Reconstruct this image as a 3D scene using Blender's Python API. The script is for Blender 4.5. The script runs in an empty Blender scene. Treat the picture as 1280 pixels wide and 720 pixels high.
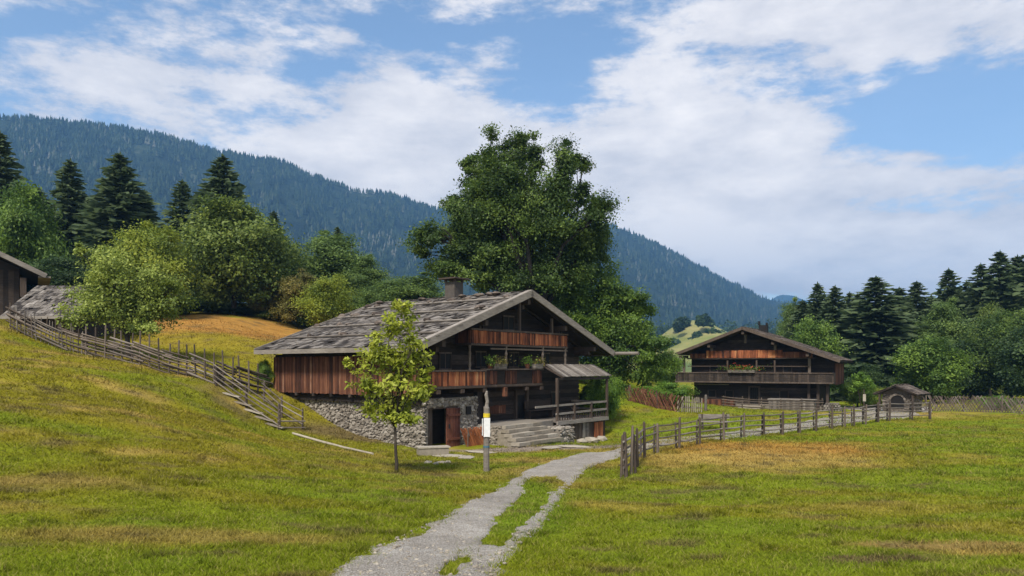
import bpy, math, random
import numpy as np
from mathutils import Vector, Matrix

# ------------------------------------------------------------------ camera, sky, sun, exposure
scene = bpy.context.scene
COL = scene.collection
F, HZ, EYE = 924.0, 458.0, 3.4            # focal length and horizon row in photo pixels, eye height
cam_d = bpy.data.cameras.new('camera')
cam = bpy.data.objects.new('camera', cam_d)
COL.objects.link(cam)
cam.location = (0, 0, EYE)
cam.rotation_euler = (math.pi / 2, 0, 0)
cam_d.sensor_width = 36
cam_d.lens = 36 * F / 1280
cam_d.shift_y = (HZ - 360) / 1280
cam_d.clip_end = 20000
cam_d.clip_start = 0.1
scene.camera = cam

SUN_DIR = Vector((-0.24, -0.60, 0.76)).normalized()      # towards the sun
SUN_EL = math.asin(SUN_DIR.z)
SUN_AZ = math.atan2(SUN_DIR.x, SUN_DIR.y)
sun_d = bpy.data.lights.new('sun', 'SUN')
sun_d.energy = 3.2
sun_d.angle = math.radians(12)
sun_d.color = (1.0, 0.94, 0.84)
sun = bpy.data.objects.new('sun', sun_d)
COL.objects.link(sun)
sun.rotation_euler = (-SUN_DIR).to_track_quat('-Z', 'Y').to_euler()

vs = scene.view_settings
vs.view_transform = 'Standard'
vs.look = 'None'
vs.gamma = 1
vs.exposure = 0.75
vs.use_curve_mapping = False
scene.cycles.max_bounces = 6
scene.cycles.diffuse_bounces = 4
scene.cycles.transmission_bounces = 3
scene.cycles.transparent_max_bounces = 6
scene.cycles.volume_bounces = 0
scene.cycles.use_denoising = True


# ------------------------------------------------------------------ node helpers
class NT:
    def __init__(self, tree):
        self.t = tree
        tree.nodes.clear()

    def n(self, typ, ins=None, **props):
        nd = self.t.nodes.new(typ)
        for k, v in props.items():
            setattr(nd, k, v)
        if ins:
            for k, v in ins.items():
                s = nd.inputs[k]
                if isinstance(v, bpy.types.NodeSocket):
                    self.t.links.new(v, s)
                else:
                    s.default_value = v
        return nd

    def math(self, op, a, b=0.0, c=None, clamp=False):
        ins = {0: a, 1: b}
        if c is not None:
            ins[2] = c
        return self.n('ShaderNodeMath', ins, operation=op, use_clamp=clamp).outputs[0]

    def ramp(self, fac, stops, interp='LINEAR'):
        nd = self.n('ShaderNodeValToRGB', {'Fac': fac})
        cr = nd.color_ramp
        cr.interpolation = interp
        while len(cr.elements) < len(stops):
            cr.elements.new(0.5)
        for e, (p, c) in zip(cr.elements, stops):
            e.position = p
            e.color = (c[0], c[1], c[2], 1)
        return nd.outputs['Color']

    def mix(self, fac, a, b, blend='MIX'):
        nd = self.n('ShaderNodeMix', None, data_type='RGBA', blend_type=blend)
        for idx, v in ((0, fac), (6, a), (7, b)):
            if isinstance(v, bpy.types.NodeSocket):
                self.t.links.new(v, nd.inputs[idx])
            else:
                nd.inputs[idx].default_value = v if idx == 0 else (v[0], v[1], v[2], 1)
        return nd.outputs[2]

    def noise(self, vec, scale, detail=4, rough=0.55):
        return self.n('ShaderNodeTexNoise', {'Vector': vec, 'Scale': scale, 'Detail': detail, 'Roughness': rough}).outputs['Fac']

    def mapping(self, vec, scale=(1, 1, 1), loc=(0, 0, 0)):
        return self.n('ShaderNodeMapping', {'Vector': vec, 'Scale': scale, 'Location': loc}).outputs[0]


# world: physical sky with a broken layer of cloud
world = bpy.data.worlds.new('World')
scene.world = world
world.use_nodes = True
w = NT(world.node_tree)
sky = w.n('ShaderNodeTexSky', None, sky_type='NISHITA', sun_disc=False, sun_elevation=SUN_EL,
          sun_rotation=SUN_AZ, air_density=1.0, dust_density=0.6, ozone_density=2.0, altitude=600)
geo = w.n('ShaderNodeTexCoord').outputs['Generated']
sep = w.n('ShaderNodeSeparateXYZ', {0: geo})
dx, dy, dz = sep.outputs
zc = w.math('ADD', w.math('MAXIMUM', dz, 0.0), 0.13)
cu = w.math('DIVIDE', dx, zc)
cv = w.math('DIVIDE', dy, zc)
plane = w.n('ShaderNodeCombineXYZ', {0: cu, 1: cv, 2: 0.0}).outputs[0]
n1 = w.noise(w.mapping(plane, (0.9, 0.75, 1), (3.1, 1.7, 0)), 1.3, 9, 0.58)
n2 = w.noise(w.mapping(plane, (1, 1, 1), (7.3, 2.2, 0)), 3.6, 8, 0.6)
# broad banks of cloud and gaps, by compass direction (tangent of bearing, tangent of elevation)
ysafe = w.math('MAXIMUM', dy, 0.05)
tu = w.math('DIVIDE', dx, ysafe)
tv = w.math('DIVIDE', dz, ysafe)
def bank(px, py, rx, ry, wt):
    a = w.math('DIVIDE', w.math('SUBTRACT', tu, (px - 640) / F), rx / F)
    b = w.math('DIVIDE', w.math('SUBTRACT', tv, (HZ - py) / F), ry / F)
    r = w.math('ADD', w.math('MULTIPLY', a, a), w.math('MULTIPLY', b, b))
    return w.math('MULTIPLY', w.math('EXPONENT', w.math('MULTIPLY', r, -1.0)), wt)
BANKS = [(880, 190, 190, 110, 0.42), (800, 90, 60, 40, 0.10), (985, 165, 90, 50, 0.20), (980, 25, 150, 42, 0.30),
         (1170, 35, 120, 45, 0.26), (1180, 222, 170, 20, 0.30), (1240, 300, 120, 16, 0.2), (960, 285, 240, 45, 0.3),
         (1085, 80, 22, 20, 0.25), (1165, 72, 34, 24, 0.25), (1130, 335, 60, 16, 0.25), (1140, 285, 140, 26, 0.2), (1040, 340, 200, 34, 0.3), (860, 300, 120, 60, 0.2), (1145, 195, 40, 7, 0.28),
         (150, 90, 230, 60, 0.22), (430, 170, 190, 70, 0.34), (560, 120, 110, 40, 0.22), (240, 30, 170, 30, 0.15),
         (550, 22, 40, 16, 0.22), (430, 45, 30, 10, 0.15), (460, 10, 50, 14, 0.14), (690, 8, 60, 16, 0.12),
         (520, 215, 150, 50, 0.3),
         (690, 70, 70, 75, -0.30), (390, 92, 60, 32, -0.22), (1175, 145, 130, 50, -0.34), (640, 140, 50, 26, -0.18),
         (40, 30, 60, 16, -0.22), (20, 120, 40, 16, -0.14), (330, 140, 50, 14, -0.16), (1010, 122, 80, 22, -0.22),
         (1250, 170, 60, 40, -0.2), (480, 50, 70, 26, -0.1)]
bias = None
for b in BANKS:
    v = bank(*b)
    bias = v if bias is None else w.math('ADD', bias, v)
front = w.math('MULTIPLY', w.math('SUBTRACT', dy, 0.05), 6.0, clamp=True)
bias = w.math('ADD', w.math('MULTIPLY', bias, front), w.math('MULTIPLY', w.math('SUBTRACT', 1.0, front), 0.1))
warp = w.noise(w.mapping(geo, (1.0, 1.0, 2.9), (0.4, 0.2, 0)), 5.2, 12, 0.66)
warp2 = w.noise(w.mapping(geo, (1.0, 1.0, 2.4), (2, 5, 1)), 15.0, 10, 0.66)
dens = w.math('ADD', bias, w.math('ADD', w.math('MULTIPLY', w.math('SUBTRACT', warp, 0.5), 1.55),
              w.math('ADD', w.math('MULTIPLY', w.math('SUBTRACT', n1, 0.5), 0.30), w.math('MULTIPLY', w.math('SUBTRACT', warp2, 0.5), 0.55))))
mask = w.n('ShaderNodeMapRange', {'Value': dens, 'From Min': -0.08, 'From Max': 0.22}, interpolation_type='SMOOTHSTEP').outputs[0]
veil = w.math('MULTIPLY', w.math('EXPONENT', w.math('MULTIPLY', w.math('MAXIMUM', dz, 0.0), -6.0)), 0.40)
mask = w.math('ADD', w.math('MULTIPLY', mask, 0.90), veil)
shade = w.math('ADD', w.math('MULTIPLY', w.noise(w.mapping(geo, (1, 1, 2.6), (4, 1, 2)), 6.5, 9, 0.62), 0.9),
               w.math('MULTIPLY', w.n('ShaderNodeMapRange', {'Value': dens, 'From Min': 0.05, 'From Max': 0.85}).outputs[0], 0.38))
shade = w.math('ADD', shade, w.math('MULTIPLY', w.math('EXPONENT', w.math('MULTIPLY', w.math('MAXIMUM', dz, 0.0), -9.0)), 0.16))
ccol = w.ramp(shade, [(0.30, (0.54, 0.535, 0.57)), (0.50, (0.70, 0.675, 0.68)), (0.80, (0.98, 0.92, 0.87))])
skyc = w.mix(1.0, sky.outputs[0], (0.97, 1.01, 0.99), 'MULTIPLY')
bg_s = w.n('ShaderNodeBackground', {'Color': skyc, 'Strength': 0.115})
bg_c = w.n('ShaderNodeBackground', {'Color': ccol, 'Strength': 0.80})
mixw = w.n('ShaderNodeMixShader', {0: mask, 1: bg_s.outputs[0], 2: bg_c.outputs[0]})
w.n('ShaderNodeOutputWorld', {'Surface': mixw.outputs[0]})


# ------------------------------------------------------------------ object helpers
def link(o, parent=None):
    COL.objects.link(o)
    if parent is not None:
        o.parent = parent
    return o

def tag(o, label=None, cat=None, group=None, kind=None):
    if label: o['label'] = label
    if cat: o['category'] = cat
    if group: o['group'] = group
    if kind: o['kind'] = kind
    return o

def empty(name, loc, rz=0.0, label=None, cat=None, group=None):
    o = bpy.data.objects.new(name, None)
    o.empty_display_size = 0.3
    o.location = loc
    o.rotation_euler = (0, 0, rz)
    link(o)
    return tag(o, label, cat, group)

def np_mesh(name, V, faces, mat, tone=None, color=None, smooth=False):
    """V (n,3); faces (m,k) array with k = 3 or 4"""
    V = np.asarray(V, np.float32); faces = np.asarray(faces, np.int32)
    me = bpy.data.meshes.new(name)
    m, k = faces.shape
    me.vertices.add(len(V)); me.vertices.foreach_set('co', V.ravel())
    me.loops.add(m * k); me.loops.foreach_set('vertex_index', faces.ravel())
    me.polygons.add(m)
    me.polygons.foreach_set('loop_start', np.arange(0, m * k, k, dtype=np.int32))
    me.polygons.foreach_set('loop_total', np.full(m, k, np.int32))
    if smooth:
        me.polygons.foreach_set('use_smooth', np.ones(m, bool))
    if tone is not None:
        a = me.attributes.new('tone', 'FLOAT', 'POINT'); a.data.foreach_set('value', np.asarray(tone, np.float32))
    if color is not None:
        c4 = np.ones((len(V), 4), np.float32); c4[:, :3] = color
        a = me.attributes.new('tint', 'FLOAT_COLOR', 'POINT'); a.data.foreach_set('color', c4.ravel())
    me.update(calc_edges=True)
    me.materials.append(mat)
    return me

def obj(name, me, parent=None):
    return link(bpy.data.objects.new(name, me), parent)

class MB:
    """collects boxes, beams and tubes of one part"""
    def __init__(self, seed=0):
        self.v, self.f, self.t, self.r = [], [], [], random.Random(seed)

    def add(self, vs, fs, tone=None):
        o = len(self.v)
        tone = self.r.random() if tone is None else tone
        self.v += [tuple(p) for p in vs]
        self.f += [tuple(i + o for i in f) for f in fs]
        self.t += [tone] * len(vs)

    def obox(self, c, a, b, n, tone=None):
        """box about c with half axes a, b, n"""
        c, a, b, n = Vector(c), Vector(a), Vector(b), Vector(n)
        P = [c + x * a + y * b + z * n for z in (-1, 1) for y in (-1, 1) for x in (-1, 1)]
        self.add(P, [(0, 2, 3, 1), (4, 5, 7, 6), (0, 1, 5, 4), (2, 6, 7, 3), (0, 4, 6, 2), (1, 3, 7, 5)], tone)

    def box(self, x0, x1, y0, y1, z0, z1, tone=None):
        self.obox(((x0 + x1) / 2, (y0 + y1) / 2, (z0 + z1) / 2), ((x1 - x0) / 2, 0, 0), (0, (y1 - y0) / 2, 0), (0, 0, (z1 - z0) / 2), tone)

    def beam(self, p0, p1, wd, ht, up=(0, 0, 1), tone=None):
        p0, p1 = Vector(p0), Vector(p1)
        d = (p1 - p0) / 2
        s = d.cross(Vector(up))
        if s.length < 1e-6: s = d.cross(Vector((1, 0, 0)))
        s.normalize(); u = s.cross(d).normalized()
        self.obox((p0 + p1) / 2, d, s * wd / 2, u * ht / 2, tone)

    def tube(self, pts, radii, n=6, tone=None, cap=True):
        pts = [Vector(p) for p in pts]
        V, Fc = [], []
        for i, p in enumerate(pts):
            d = (pts[min(i + 1, len(pts) - 1)] - pts[max(i - 1, 0)]).normalized()
            a = d.cross(Vector((0.31, 0.95, 0.1) if abs(d.z) > 0.8 else (0, 0, 1))).normalized()
            b = d.cross(a)
            for k in range(n):
                th = 2 * math.pi * k / n
                V.append(p + float(radii[i]) * (math.cos(th) * a + math.sin(th) * b))
        for i in range(len(pts) - 1):
            for k in range(n):
                k2 = (k + 1) % n
                Fc.append((i * n + k, i * n + k2, (i + 1) * n + k2, (i + 1) * n + k))
        if cap:
            Fc.append(tuple(range(n))[::-1])
            Fc.append(tuple(range((len(pts) - 1) * n, len(pts) * n)))
        self.add(V, Fc, tone)

    def rock(self, c, sx, sy, sz, rz=0.0, tone=None, jit=0.22):
        r = self.r
        g = (1 + 5 ** .5) / 2
        base = [(-1, g, 0), (1, g, 0), (-1, -g, 0), (1, -g, 0), (0, -1, g), (0, 1, g), (0, -1, -g), (0, 1, -g), (g, 0, -1), (g, 0, 1), (-g, 0, -1), (-g, 0, 1)]
        fs = [(0, 11, 5), (0, 5, 1), (0, 1, 7), (0, 7, 10), (0, 10, 11), (1, 5, 9), (5, 11, 4), (11, 10, 2), (10, 7, 6), (7, 1, 8), (3, 9, 4), (3, 4, 2), (3, 2, 6), (3, 6, 8), (3, 8, 9), (4, 9, 5), (2, 4, 11), (6, 2, 10), (8, 6, 7), (9, 8, 1)]
        cs, sn = math.cos(rz), math.sin(rz)
        V = []
        for x, y, z in base:
            q = [k / 1.9 * (1 + r.uniform(-jit, jit)) for k in (x, y, z)]
            x, y, z = q[0] * sx, q[1] * sy, q[2] * sz
            V.append((c[0] + x * cs - y * sn, c[1] + x * sn + y * cs, c[2] + z))
        self.add(V, fs, tone)

    def mesh(self, name, mat, smooth=False):
        me = bpy.data.meshes.new(name)
        me.from_pydata(self.v, [], self.f)
        if smooth:
            me.polygons.foreach_set('use_smooth', [True] * len(me.polygons))
        a = me.attributes.new('tone', 'FLOAT', 'POINT'); a.data.foreach_set('value', self.t)
        me.update(); me.materials.append(mat)
        return me

    def build(self, name, mat, parent=None, smooth=False):
        return obj(name, self.mesh(name, mat, smooth), parent)


# ------------------------------------------------------------------ materials
def new_mat(name):
    m = bpy.data.materials.new(name); m.use_nodes = True
    return m, NT(m.node_tree)

def finish(nt, col, rough=0.85, bump=None, bstr=0.4, bdist=0.02, spec=0.25):
    ins = {'Base Color': col, 'Roughness': rough, 'Specular IOR Level': spec}
    if bump is not None:
        ins['Normal'] = nt.n('ShaderNodeBump', {'Height': bump, 'Strength': bstr, 'Distance': bdist}).outputs[0]
    p = nt.n('ShaderNodeBsdfPrincipled', ins)
    nt.n('ShaderNodeOutputMaterial', {'Surface': p.outputs[0]})

def tone_of(nt):
    return nt.n('ShaderNodeAttribute', None, attribute_name='tone').outputs['Fac']

def wood(name, stops, grain=(1, 1, 6), rough=0.85, mott=0.6, fine=14.0):
    m, nt = new_mat(name)
    oc = nt.n('ShaderNodeTexCoord').outputs['Object']
    g = nt.noise(nt.mapping(oc, tuple(1.0 / k for k in grain)), fine, 6, 0.65)
    big = nt.noise(oc, 0.9, 4, 0.6)
    t = tone_of(nt)
    f = nt.math('ADD', nt.math('MULTIPLY', t, 0.55), nt.math('ADD', nt.math('MULTIPLY', nt.math('SUBTRACT', g, 0.5), 0.9),
                nt.math('MULTIPLY', nt.math('SUBTRACT', big, 0.27), mott)))
    col = nt.ramp(f, stops)
    finish(nt, col, rough, g, 0.5, 0.015)
    return m

M = {}
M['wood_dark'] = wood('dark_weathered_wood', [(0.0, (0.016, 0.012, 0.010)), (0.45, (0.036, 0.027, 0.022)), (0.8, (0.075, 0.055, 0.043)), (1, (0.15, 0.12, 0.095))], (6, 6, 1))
M['wood_side'] = wood('red_brown_boards', [(0.05, (0.028, 0.013, 0.009)), (0.35, (0.095, 0.036, 0.020)), (0.65, (0.18, 0.075, 0.040)), (0.9, (0.34, 0.21, 0.14))], (1, 1, 9), mott=0.5)
M['wood_orange'] = wood('sun_bleached_orange_boards', [(0.05, (0.028, 0.012, 0.009)), (0.35, (0.14, 0.045, 0.020)), (0.62, (0.30, 0.095, 0.040)), (0.8, (0.40, 0.17, 0.07)), (0.97, (0.50, 0.34, 0.19))], (1, 1, 9), mott=0.75)
M['wood_brick'] = wood('red_brown_laths', [(0.0, (0.16, 0.05, 0.02)), (0.5, (0.36, 0.12, 0.045)), (1, (0.52, 0.22, 0.08))], (1, 1, 9))
M['wood_red'] = wood('red_door_wood', [(0.0, (0.04, 0.014, 0.010)), (0.5, (0.13, 0.045, 0.028)), (1, (0.22, 0.09, 0.05))], (1, 1, 9))
M['wood_mid'] = wood('brown_old_wood', [(0.0, (0.028, 0.02, 0.016)), (0.5, (0.07, 0.05, 0.038)), (1, (0.16, 0.125, 0.10))], (1, 1, 7))
M['wood_grey'] = wood('silver_grey_wood', [(0.0, (0.06, 0.05, 0.043)), (0.4, (0.15, 0.128, 0.108)), (0.75, (0.26, 0.23, 0.20)), (1, (0.40, 0.36, 0.32))], (5, 5, 1))
M['wood_post'] = wood('fence_post_wood', [(0.0, (0.035, 0.026, 0.020)), (0.45, (0.095, 0.072, 0.055)), (0.8, (0.18, 0.145, 0.115)), (1, (0.30, 0.26, 0.22))], (1, 1, 7))
M['wood_rail'] = wood('fence_rail_wood', [(0.0, (0.06, 0.048, 0.04)), (0.4, (0.14, 0.115, 0.095)), (0.8, (0.25, 0.215, 0.18)), (1, (0.36, 0.32, 0.28))], (5, 5, 1))
M['wood_lattice'] = wood('lattice_wood', [(0.0, (0.05, 0.036, 0.03)), (0.5, (0.12, 0.09, 0.075)), (1, (0.27, 0.235, 0.215))], (1, 1, 7))
M['wood_verge'] = wood('pale_verge_board', [(0.0, (0.09, 0.074, 0.062)), (0.5, (0.20, 0.172, 0.145)), (1, (0.36, 0.32, 0.275))], (5, 5, 1))
M['wood_pale'] = wood('bleached_pale_wood', [(0.0, (0.16, 0.13, 0.10)), (0.5, (0.30, 0.26, 0.20)), (1, (0.46, 0.41, 0.33))], (5, 5, 1))
M['shingle'] = wood('grey_split_shingles', [(0.08, (0.018, 0.015, 0.013)), (0.28, (0.055, 0.046, 0.039)), (0.5, (0.13, 0.113, 0.097)), (0.78, (0.225, 0.20, 0.175)), (1, (0.38, 0.35, 0.315))], (1, 5, 1), mott=0.75, fine=9)
M['shingle_brown'] = wood('brown_grey_shingles', [(0.0, (0.02, 0.015, 0.012)), (0.4, (0.085, 0.064, 0.050)), (0.8, (0.18, 0.145, 0.118)), (1, (0.30, 0.26, 0.22))], (1, 5, 1), mott=0.6, fine=9)
M['bark'] = wood('tree_bark', [(0.0, (0.022, 0.017, 0.013)), (0.5, (0.055, 0.044, 0.034)), (1, (0.12, 0.10, 0.08))], (1, 1, 5), fine=10)

M['bark_dark'] = wood('dark_tree_bark', [(0.0, (0.010, 0.009, 0.008)), (0.5, (0.026, 0.022, 0.019)), (1, (0.06, 0.052, 0.045))], (1, 1, 5), fine=10)

def stone_mat(name, stops, sc=7.0):
    m, nt = new_mat(name)
    oc = nt.n('ShaderNodeTexCoord').outputs['Object']
    g = nt.noise(oc, sc, 7, 0.65)
    f = nt.math('ADD', nt.math('MULTIPLY', tone_of(nt), 0.6), nt.math('MULTIPLY', nt.math('SUBTRACT', g, 0.25), 0.8))
    finish(nt, nt.ramp(f, stops), 0.9, g, 0.5, 0.03)
    return m
M['stone'] = stone_mat('grey_field_stone', [(0.0, (0.07, 0.058, 0.046)), (0.35, (0.19, 0.162, 0.13)), (0.7, (0.31, 0.275, 0.23)), (1, (0.48, 0.44, 0.38))])
M['mortar'] = stone_mat('lime_mortar', [(0.0, (0.10, 0.085, 0.07)), (0.5, (0.20, 0.175, 0.145)), (1, (0.30, 0.27, 0.23))])
M['chimney'] = stone_mat('sooty_chimney_render', [(0.0, (0.05, 0.042, 0.036)), (0.5, (0.10, 0.085, 0.072)), (1, (0.17, 0.15, 0.13))])
M['hut_wall'] = stone_mat('hut_mortar', [(0.0, (0.06, 0.048, 0.038)), (0.5, (0.12, 0.098, 0.08)), (1, (0.20, 0.17, 0.14))])
M['hut_stone'] = stone_mat('hut_stone', [(0.0, (0.06, 0.048, 0.038)), (0.5, (0.15, 0.125, 0.10)), (1, (0.28, 0.24, 0.2))])
M['step_stone'] = stone_mat('worn_step_stone', [(0.0, (0.14, 0.115, 0.085)), (0.5, (0.27, 0.235, 0.185)), (1, (0.40, 0.36, 0.295))])

def leaf_mat(name, dark, mid, light, trans=0.3, rough=0.55):
    m, nt = new_mat(name)
    t = tone_of(nt)
    oc = nt.n('ShaderNodeTexCoord').outputs['Object']
    big = nt.noise(oc, 0.45, 3, 0.6)
    f = nt.math('ADD', nt.math('MULTIPLY', t, 0.7), nt.math('MULTIPLY', nt.math('SUBTRACT', big, 0.3), 0.75))
    col = nt.ramp(f, [(0.0, dark), (0.5, mid), (1.0, light)])
    p = nt.n('ShaderNodeBsdfPrincipled', {'Base Color': col, 'Roughness': rough, 'Specular IOR Level': 0.3})
    tr = nt.n('ShaderNodeBsdfTranslucent', {'Color': col})
    mx = nt.n('ShaderNodeMixShader', {0: trans, 1: p.outputs[0], 2: tr.outputs[0]})
    nt.n('ShaderNodeOutputMaterial', {'Surface': mx.outputs[0]})
    return m
M['leaf_big'] = leaf_mat('leaf_deep_green', (0.018, 0.036, 0.01), (0.072, 0.125, 0.024), (0.22, 0.3, 0.055), 0.42)
M['leaf_fresh'] = leaf_mat('leaf_mid_green', (0.0297, 0.0665, 0.0126), (0.102, 0.175, 0.0268), (0.2412, 0.35, 0.0504), 0.42)
M['leaf_apple'] = leaf_mat('leaf_pale_green', (0.07, 0.11, 0.02), (0.25, 0.31, 0.055), (0.48, 0.54, 0.12), 0.42)
M['leaf_yellow'] = leaf_mat('leaf_yellow_green', (0.06, 0.1, 0.015), (0.19, 0.245, 0.03), (0.42, 0.45, 0.05), 0.42)
M['leaf_sapling'] = leaf_mat('leaf_lime_green', (0.1, 0.13, 0.012), (0.32, 0.37, 0.035), (0.55, 0.56, 0.1), 0.42)
M['leaf_olive'] = leaf_mat('leaf_olive_green', (0.04, 0.07, 0.018), (0.13, 0.185, 0.035), (0.29, 0.34, 0.06), 0.42)
M['leaf_brown'] = leaf_mat('leaf_brownish', (0.0649, 0.0613, 0.0189), (0.1577, 0.1488, 0.0347), (0.3154, 0.245, 0.0551), 0.42)
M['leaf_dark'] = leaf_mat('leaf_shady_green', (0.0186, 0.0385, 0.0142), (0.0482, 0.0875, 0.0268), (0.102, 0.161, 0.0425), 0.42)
M['leaf_birch'] = leaf_mat('leaf_soft_green', (0.0556, 0.0963, 0.0284), (0.1299, 0.2013, 0.0473), (0.2597, 0.35, 0.0788), 0.42)
M['leaf_hedge'] = leaf_mat('leaf_hedge_green', (0.0519, 0.1085, 0.0158), (0.1391, 0.245, 0.0315), (0.2783, 0.42, 0.0551), 0.42)
M['needle'] = leaf_mat('spruce_needles', (.030, .050, .024), (.078, .115, .05), (.15, .195, .08), 0.38, 0.8)
M['needle_blue'] = leaf_mat('spruce_needles_far', (0.0118, 0.021, 0.0132), (0.0269, 0.045, 0.024), (0.0538, 0.0825, 0.0396), 0.12, 0.6)
M['flower_red'] = leaf_mat('red_geranium', (0.265, 0.02, 0.0108), (0.53, 0.05, 0.018), (0.6, 0.12, 0.045), 0.2)

def flat_mat(name, c, rough=0.6):
    m, nt = new_mat(name)
    g = nt.noise(nt.n('ShaderNodeTexCoord').outputs['Object'], 9.0, 5, 0.6)
    finish(nt, nt.mix(g, tuple(k * 0.75 for k in c), tuple(min(1, k * 1.15) for k in c)), rough)
    return m
M['white_paint'] = flat_mat('white_board_paint', (0.70, 0.70, 0.70))
M['yellow_paint'] = flat_mat('yellow_marker_paint', (0.62, 0.47, 0.03))
M['blue_paint'] = flat_mat('blue_grey_band', (0.06, 0.14, 0.20))
M['interior'] = flat_mat('dark_interior', (0.012, 0.010, 0.009))
M['iron'] = flat_mat('dark_iron', (0.02, 0.02, 0.022), 0.5)

# meadow: colour of the sward carried by the mesh (dry, green and bare patches), blades and clods by bump
def meadow_mat():
    m, nt = new_mat('meadow_turf')
    a = nt.n('ShaderNodeAttribute', None, attribute_name='tint').outputs['Color']
    pos = nt.n('ShaderNodeNewGeometry').outputs['Position']
    f1 = nt.noise(pos, 9.0, 8, 0.7)
    f2 = nt.noise(pos, 1.6, 5, 0.65)
    k = nt.math('ADD', nt.math('MULTIPLY', f1, 1.5), nt.math('MULTIPLY', f2, 0.75))
    k = nt.math('SUBTRACT', k, 0.12)
    kc = nt.n('ShaderNodeCombineColor', {0: k, 1: k, 2: k}).outputs[0]
    col = nt.mix(1.0, a, kc, 'MULTIPLY')
    finish(nt, col, 0.95, nt.math('ADD', f1, nt.math('MULTIPLY', f2, 1.2)), 0.8, 0.08, 0.03)
    return m
M['meadow'] = meadow_mat()
def blade_mat():
    m, nt = new_mat('grass_blades')
    a = nt.n('ShaderNodeAttribute', None, attribute_name='tint').outputs['Color']
    p = nt.n('ShaderNodeBsdfPrincipled', {'Base Color': a, 'Roughness': 0.8, 'Specular IOR Level': 0.06})
    tr = nt.n('ShaderNodeBsdfTranslucent', {'Color': a})
    mx = nt.n('ShaderNodeMixShader', {0: 0.35, 1: p.outputs[0], 2: tr.outputs[0]})
    nt.n('ShaderNodeOutputMaterial', {'Surface': mx.outputs[0]})
    return m
M['blade'] = blade_mat()
def gravel_mat():
    m, nt = new_mat('path_gravel')
    pos = nt.n('ShaderNodeNewGeometry').outputs['Position']
    v = nt.n('ShaderNodeTexVoronoi', {'Vector': pos, 'Scale': 58.0}, feature='F1')
    cell = nt.n('ShaderNodeSeparateColor', {0: v.outputs['Color']}).outputs[0]
    f = nt.noise(pos, 0.9, 8, 0.75)
    k = nt.math('ADD', nt.math('MULTIPLY', cell, 0.50), nt.math('MULTIPLY', nt.math('SUBTRACT', f, 0.18), 0.95))
    col = nt.ramp(k, [(0.10, (0.085, 0.067, 0.048)), (0.36, (0.21, 0.182, 0.15)), (0.66, (0.325, 0.295, 0.255)), (1, (0.52, 0.485, 0.435))])
    finish(nt, col, 0.95, nt.math('SUBTRACT', 1.0, v.outputs['Distance']), 0.7, 0.03)
    return m
M['gravel'] = gravel_mat()


# ------------------------------------------------------------------ noise and terrain
def vnoise(x, y, seed=0):
    xi = np.floor(x).astype(np.int64); yi = np.floor(y).astype(np.int64)
    fx = x - xi; fy = y - yi
    fx = fx * fx * (3 - 2 * fx); fy = fy * fy * (3 - 2 * fy)
    def h(a, b):
        n = (a * 374761393 + b * 668265263 + seed * 974711 + 1013904223) & 0x7fffffff
        n = ((n ^ (n >> 13)) * 1274126177) & 0x7fffffff
        n = n ^ (n >> 16)
        return (n & 0xffff) / 65535.0
    return (h(xi, yi) * (1 - fx) + h(xi + 1, yi) * fx) * (1 - fy) + (h(xi, yi + 1) * (1 - fx) + h(xi + 1, yi + 1) * fx) * fy

def fbm(x, y, scale, oct=4, seed=0, gain=0.5):
    x = np.asarray(x, float); y = np.asarray(y, float)
    s = 0; a = 1; tot = 0; f = scale
    for i in range(oct):
        s = s + a * vnoise(x * f + 17.3 * i, y * f - 9.1 * i, seed + i); tot += a
        a *= gain; f *= 2.03
    return s / tot

def at(px, py, Y):
    return Vector(((px - 640) / F * Y, Y, EYE - (py - HZ) / F * Y))

CP = []                                     # terrain control points
for px, py, Y in [(10, 411, 40), (60, 431, 39.5), (109, 444, 38.5), (167, 454, 37.5), (218, 469, 36.5), (268, 480, 35.5), (308, 510, 34.7),
                  (349, 538, 33.8), (380, 541, 33.8), (-120, 380, 40),
                  (0, 720, 8), (0, 600, 13.5), (0, 500, 23), (0, 436, 35), (-150, 600, 13.5), (-200, 480, 23),
                  (160, 720, 8), (160, 600, 14), (160, 520, 23), (160, 475, 32),
                  (320, 720, 8), (320, 640, 12.5), (320, 575, 20), (320, 548, 28),
                  (480, 720, 8), (480, 640, 13), (480, 592, 21.5), (440, 566, 29),
                  (640, 720, 8), (640, 645, 13.2), (640, 600, 21), (900, 720, 8), (1280, 720, 8), (900, 648, 13.5), (1280, 648, 13.5), (900, 598, 22), (1280, 598, 22),
                  (1100, 720, 8), (1500, 700, 9), (1500, 600, 22),
                  (200, 432, 46), (275, 420, 49), (275, 398, 59), (345, 420, 58), (330, 452, 44), (205, 399, 57), (120, 398, 58),
                  (0, 398, 47), (-100, 360, 55),
                  (770, 486, 57), (790, 500, 51), (750, 505, 49), (830, 492, 66), (800, 522, 46), (850, 528, 44)]:
    p = at(px, py, Y); CP.append((p.x, p.y, p.z))
CP += [(0, 0, 1.75), (0, -12, 2.3), (-15, -5, 3.2), (15, -5, 1.9), (-8, 2, 2.0), (8, 2, 1.7), (-25, 8, 3.2), (-35, 22, 4.4),
       (-40, 60, 8.5), (-20, 72, 8.2), (-5, 70, 6.0), (-60, 45, 8.5), (10, 72, 3.0), (-40, 85, 9.5), (-10, 88, 7.0),
       (-3.5, 31.5, -0.3), (-0.5, 33, -0.3), (2.5, 35.5, -0.3), (5.2, 41.6, -0.75), (2.8, 38.3, -0.6), (6.5, 40.5, -0.6), (-6, 40, 1.0), (-10, 45, 3.2), (-3, 46, 2.2), (3, 44, 0.6), (-8.3, 36.7, 0.45), (-6.2, 34.2, -0.1)]
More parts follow.
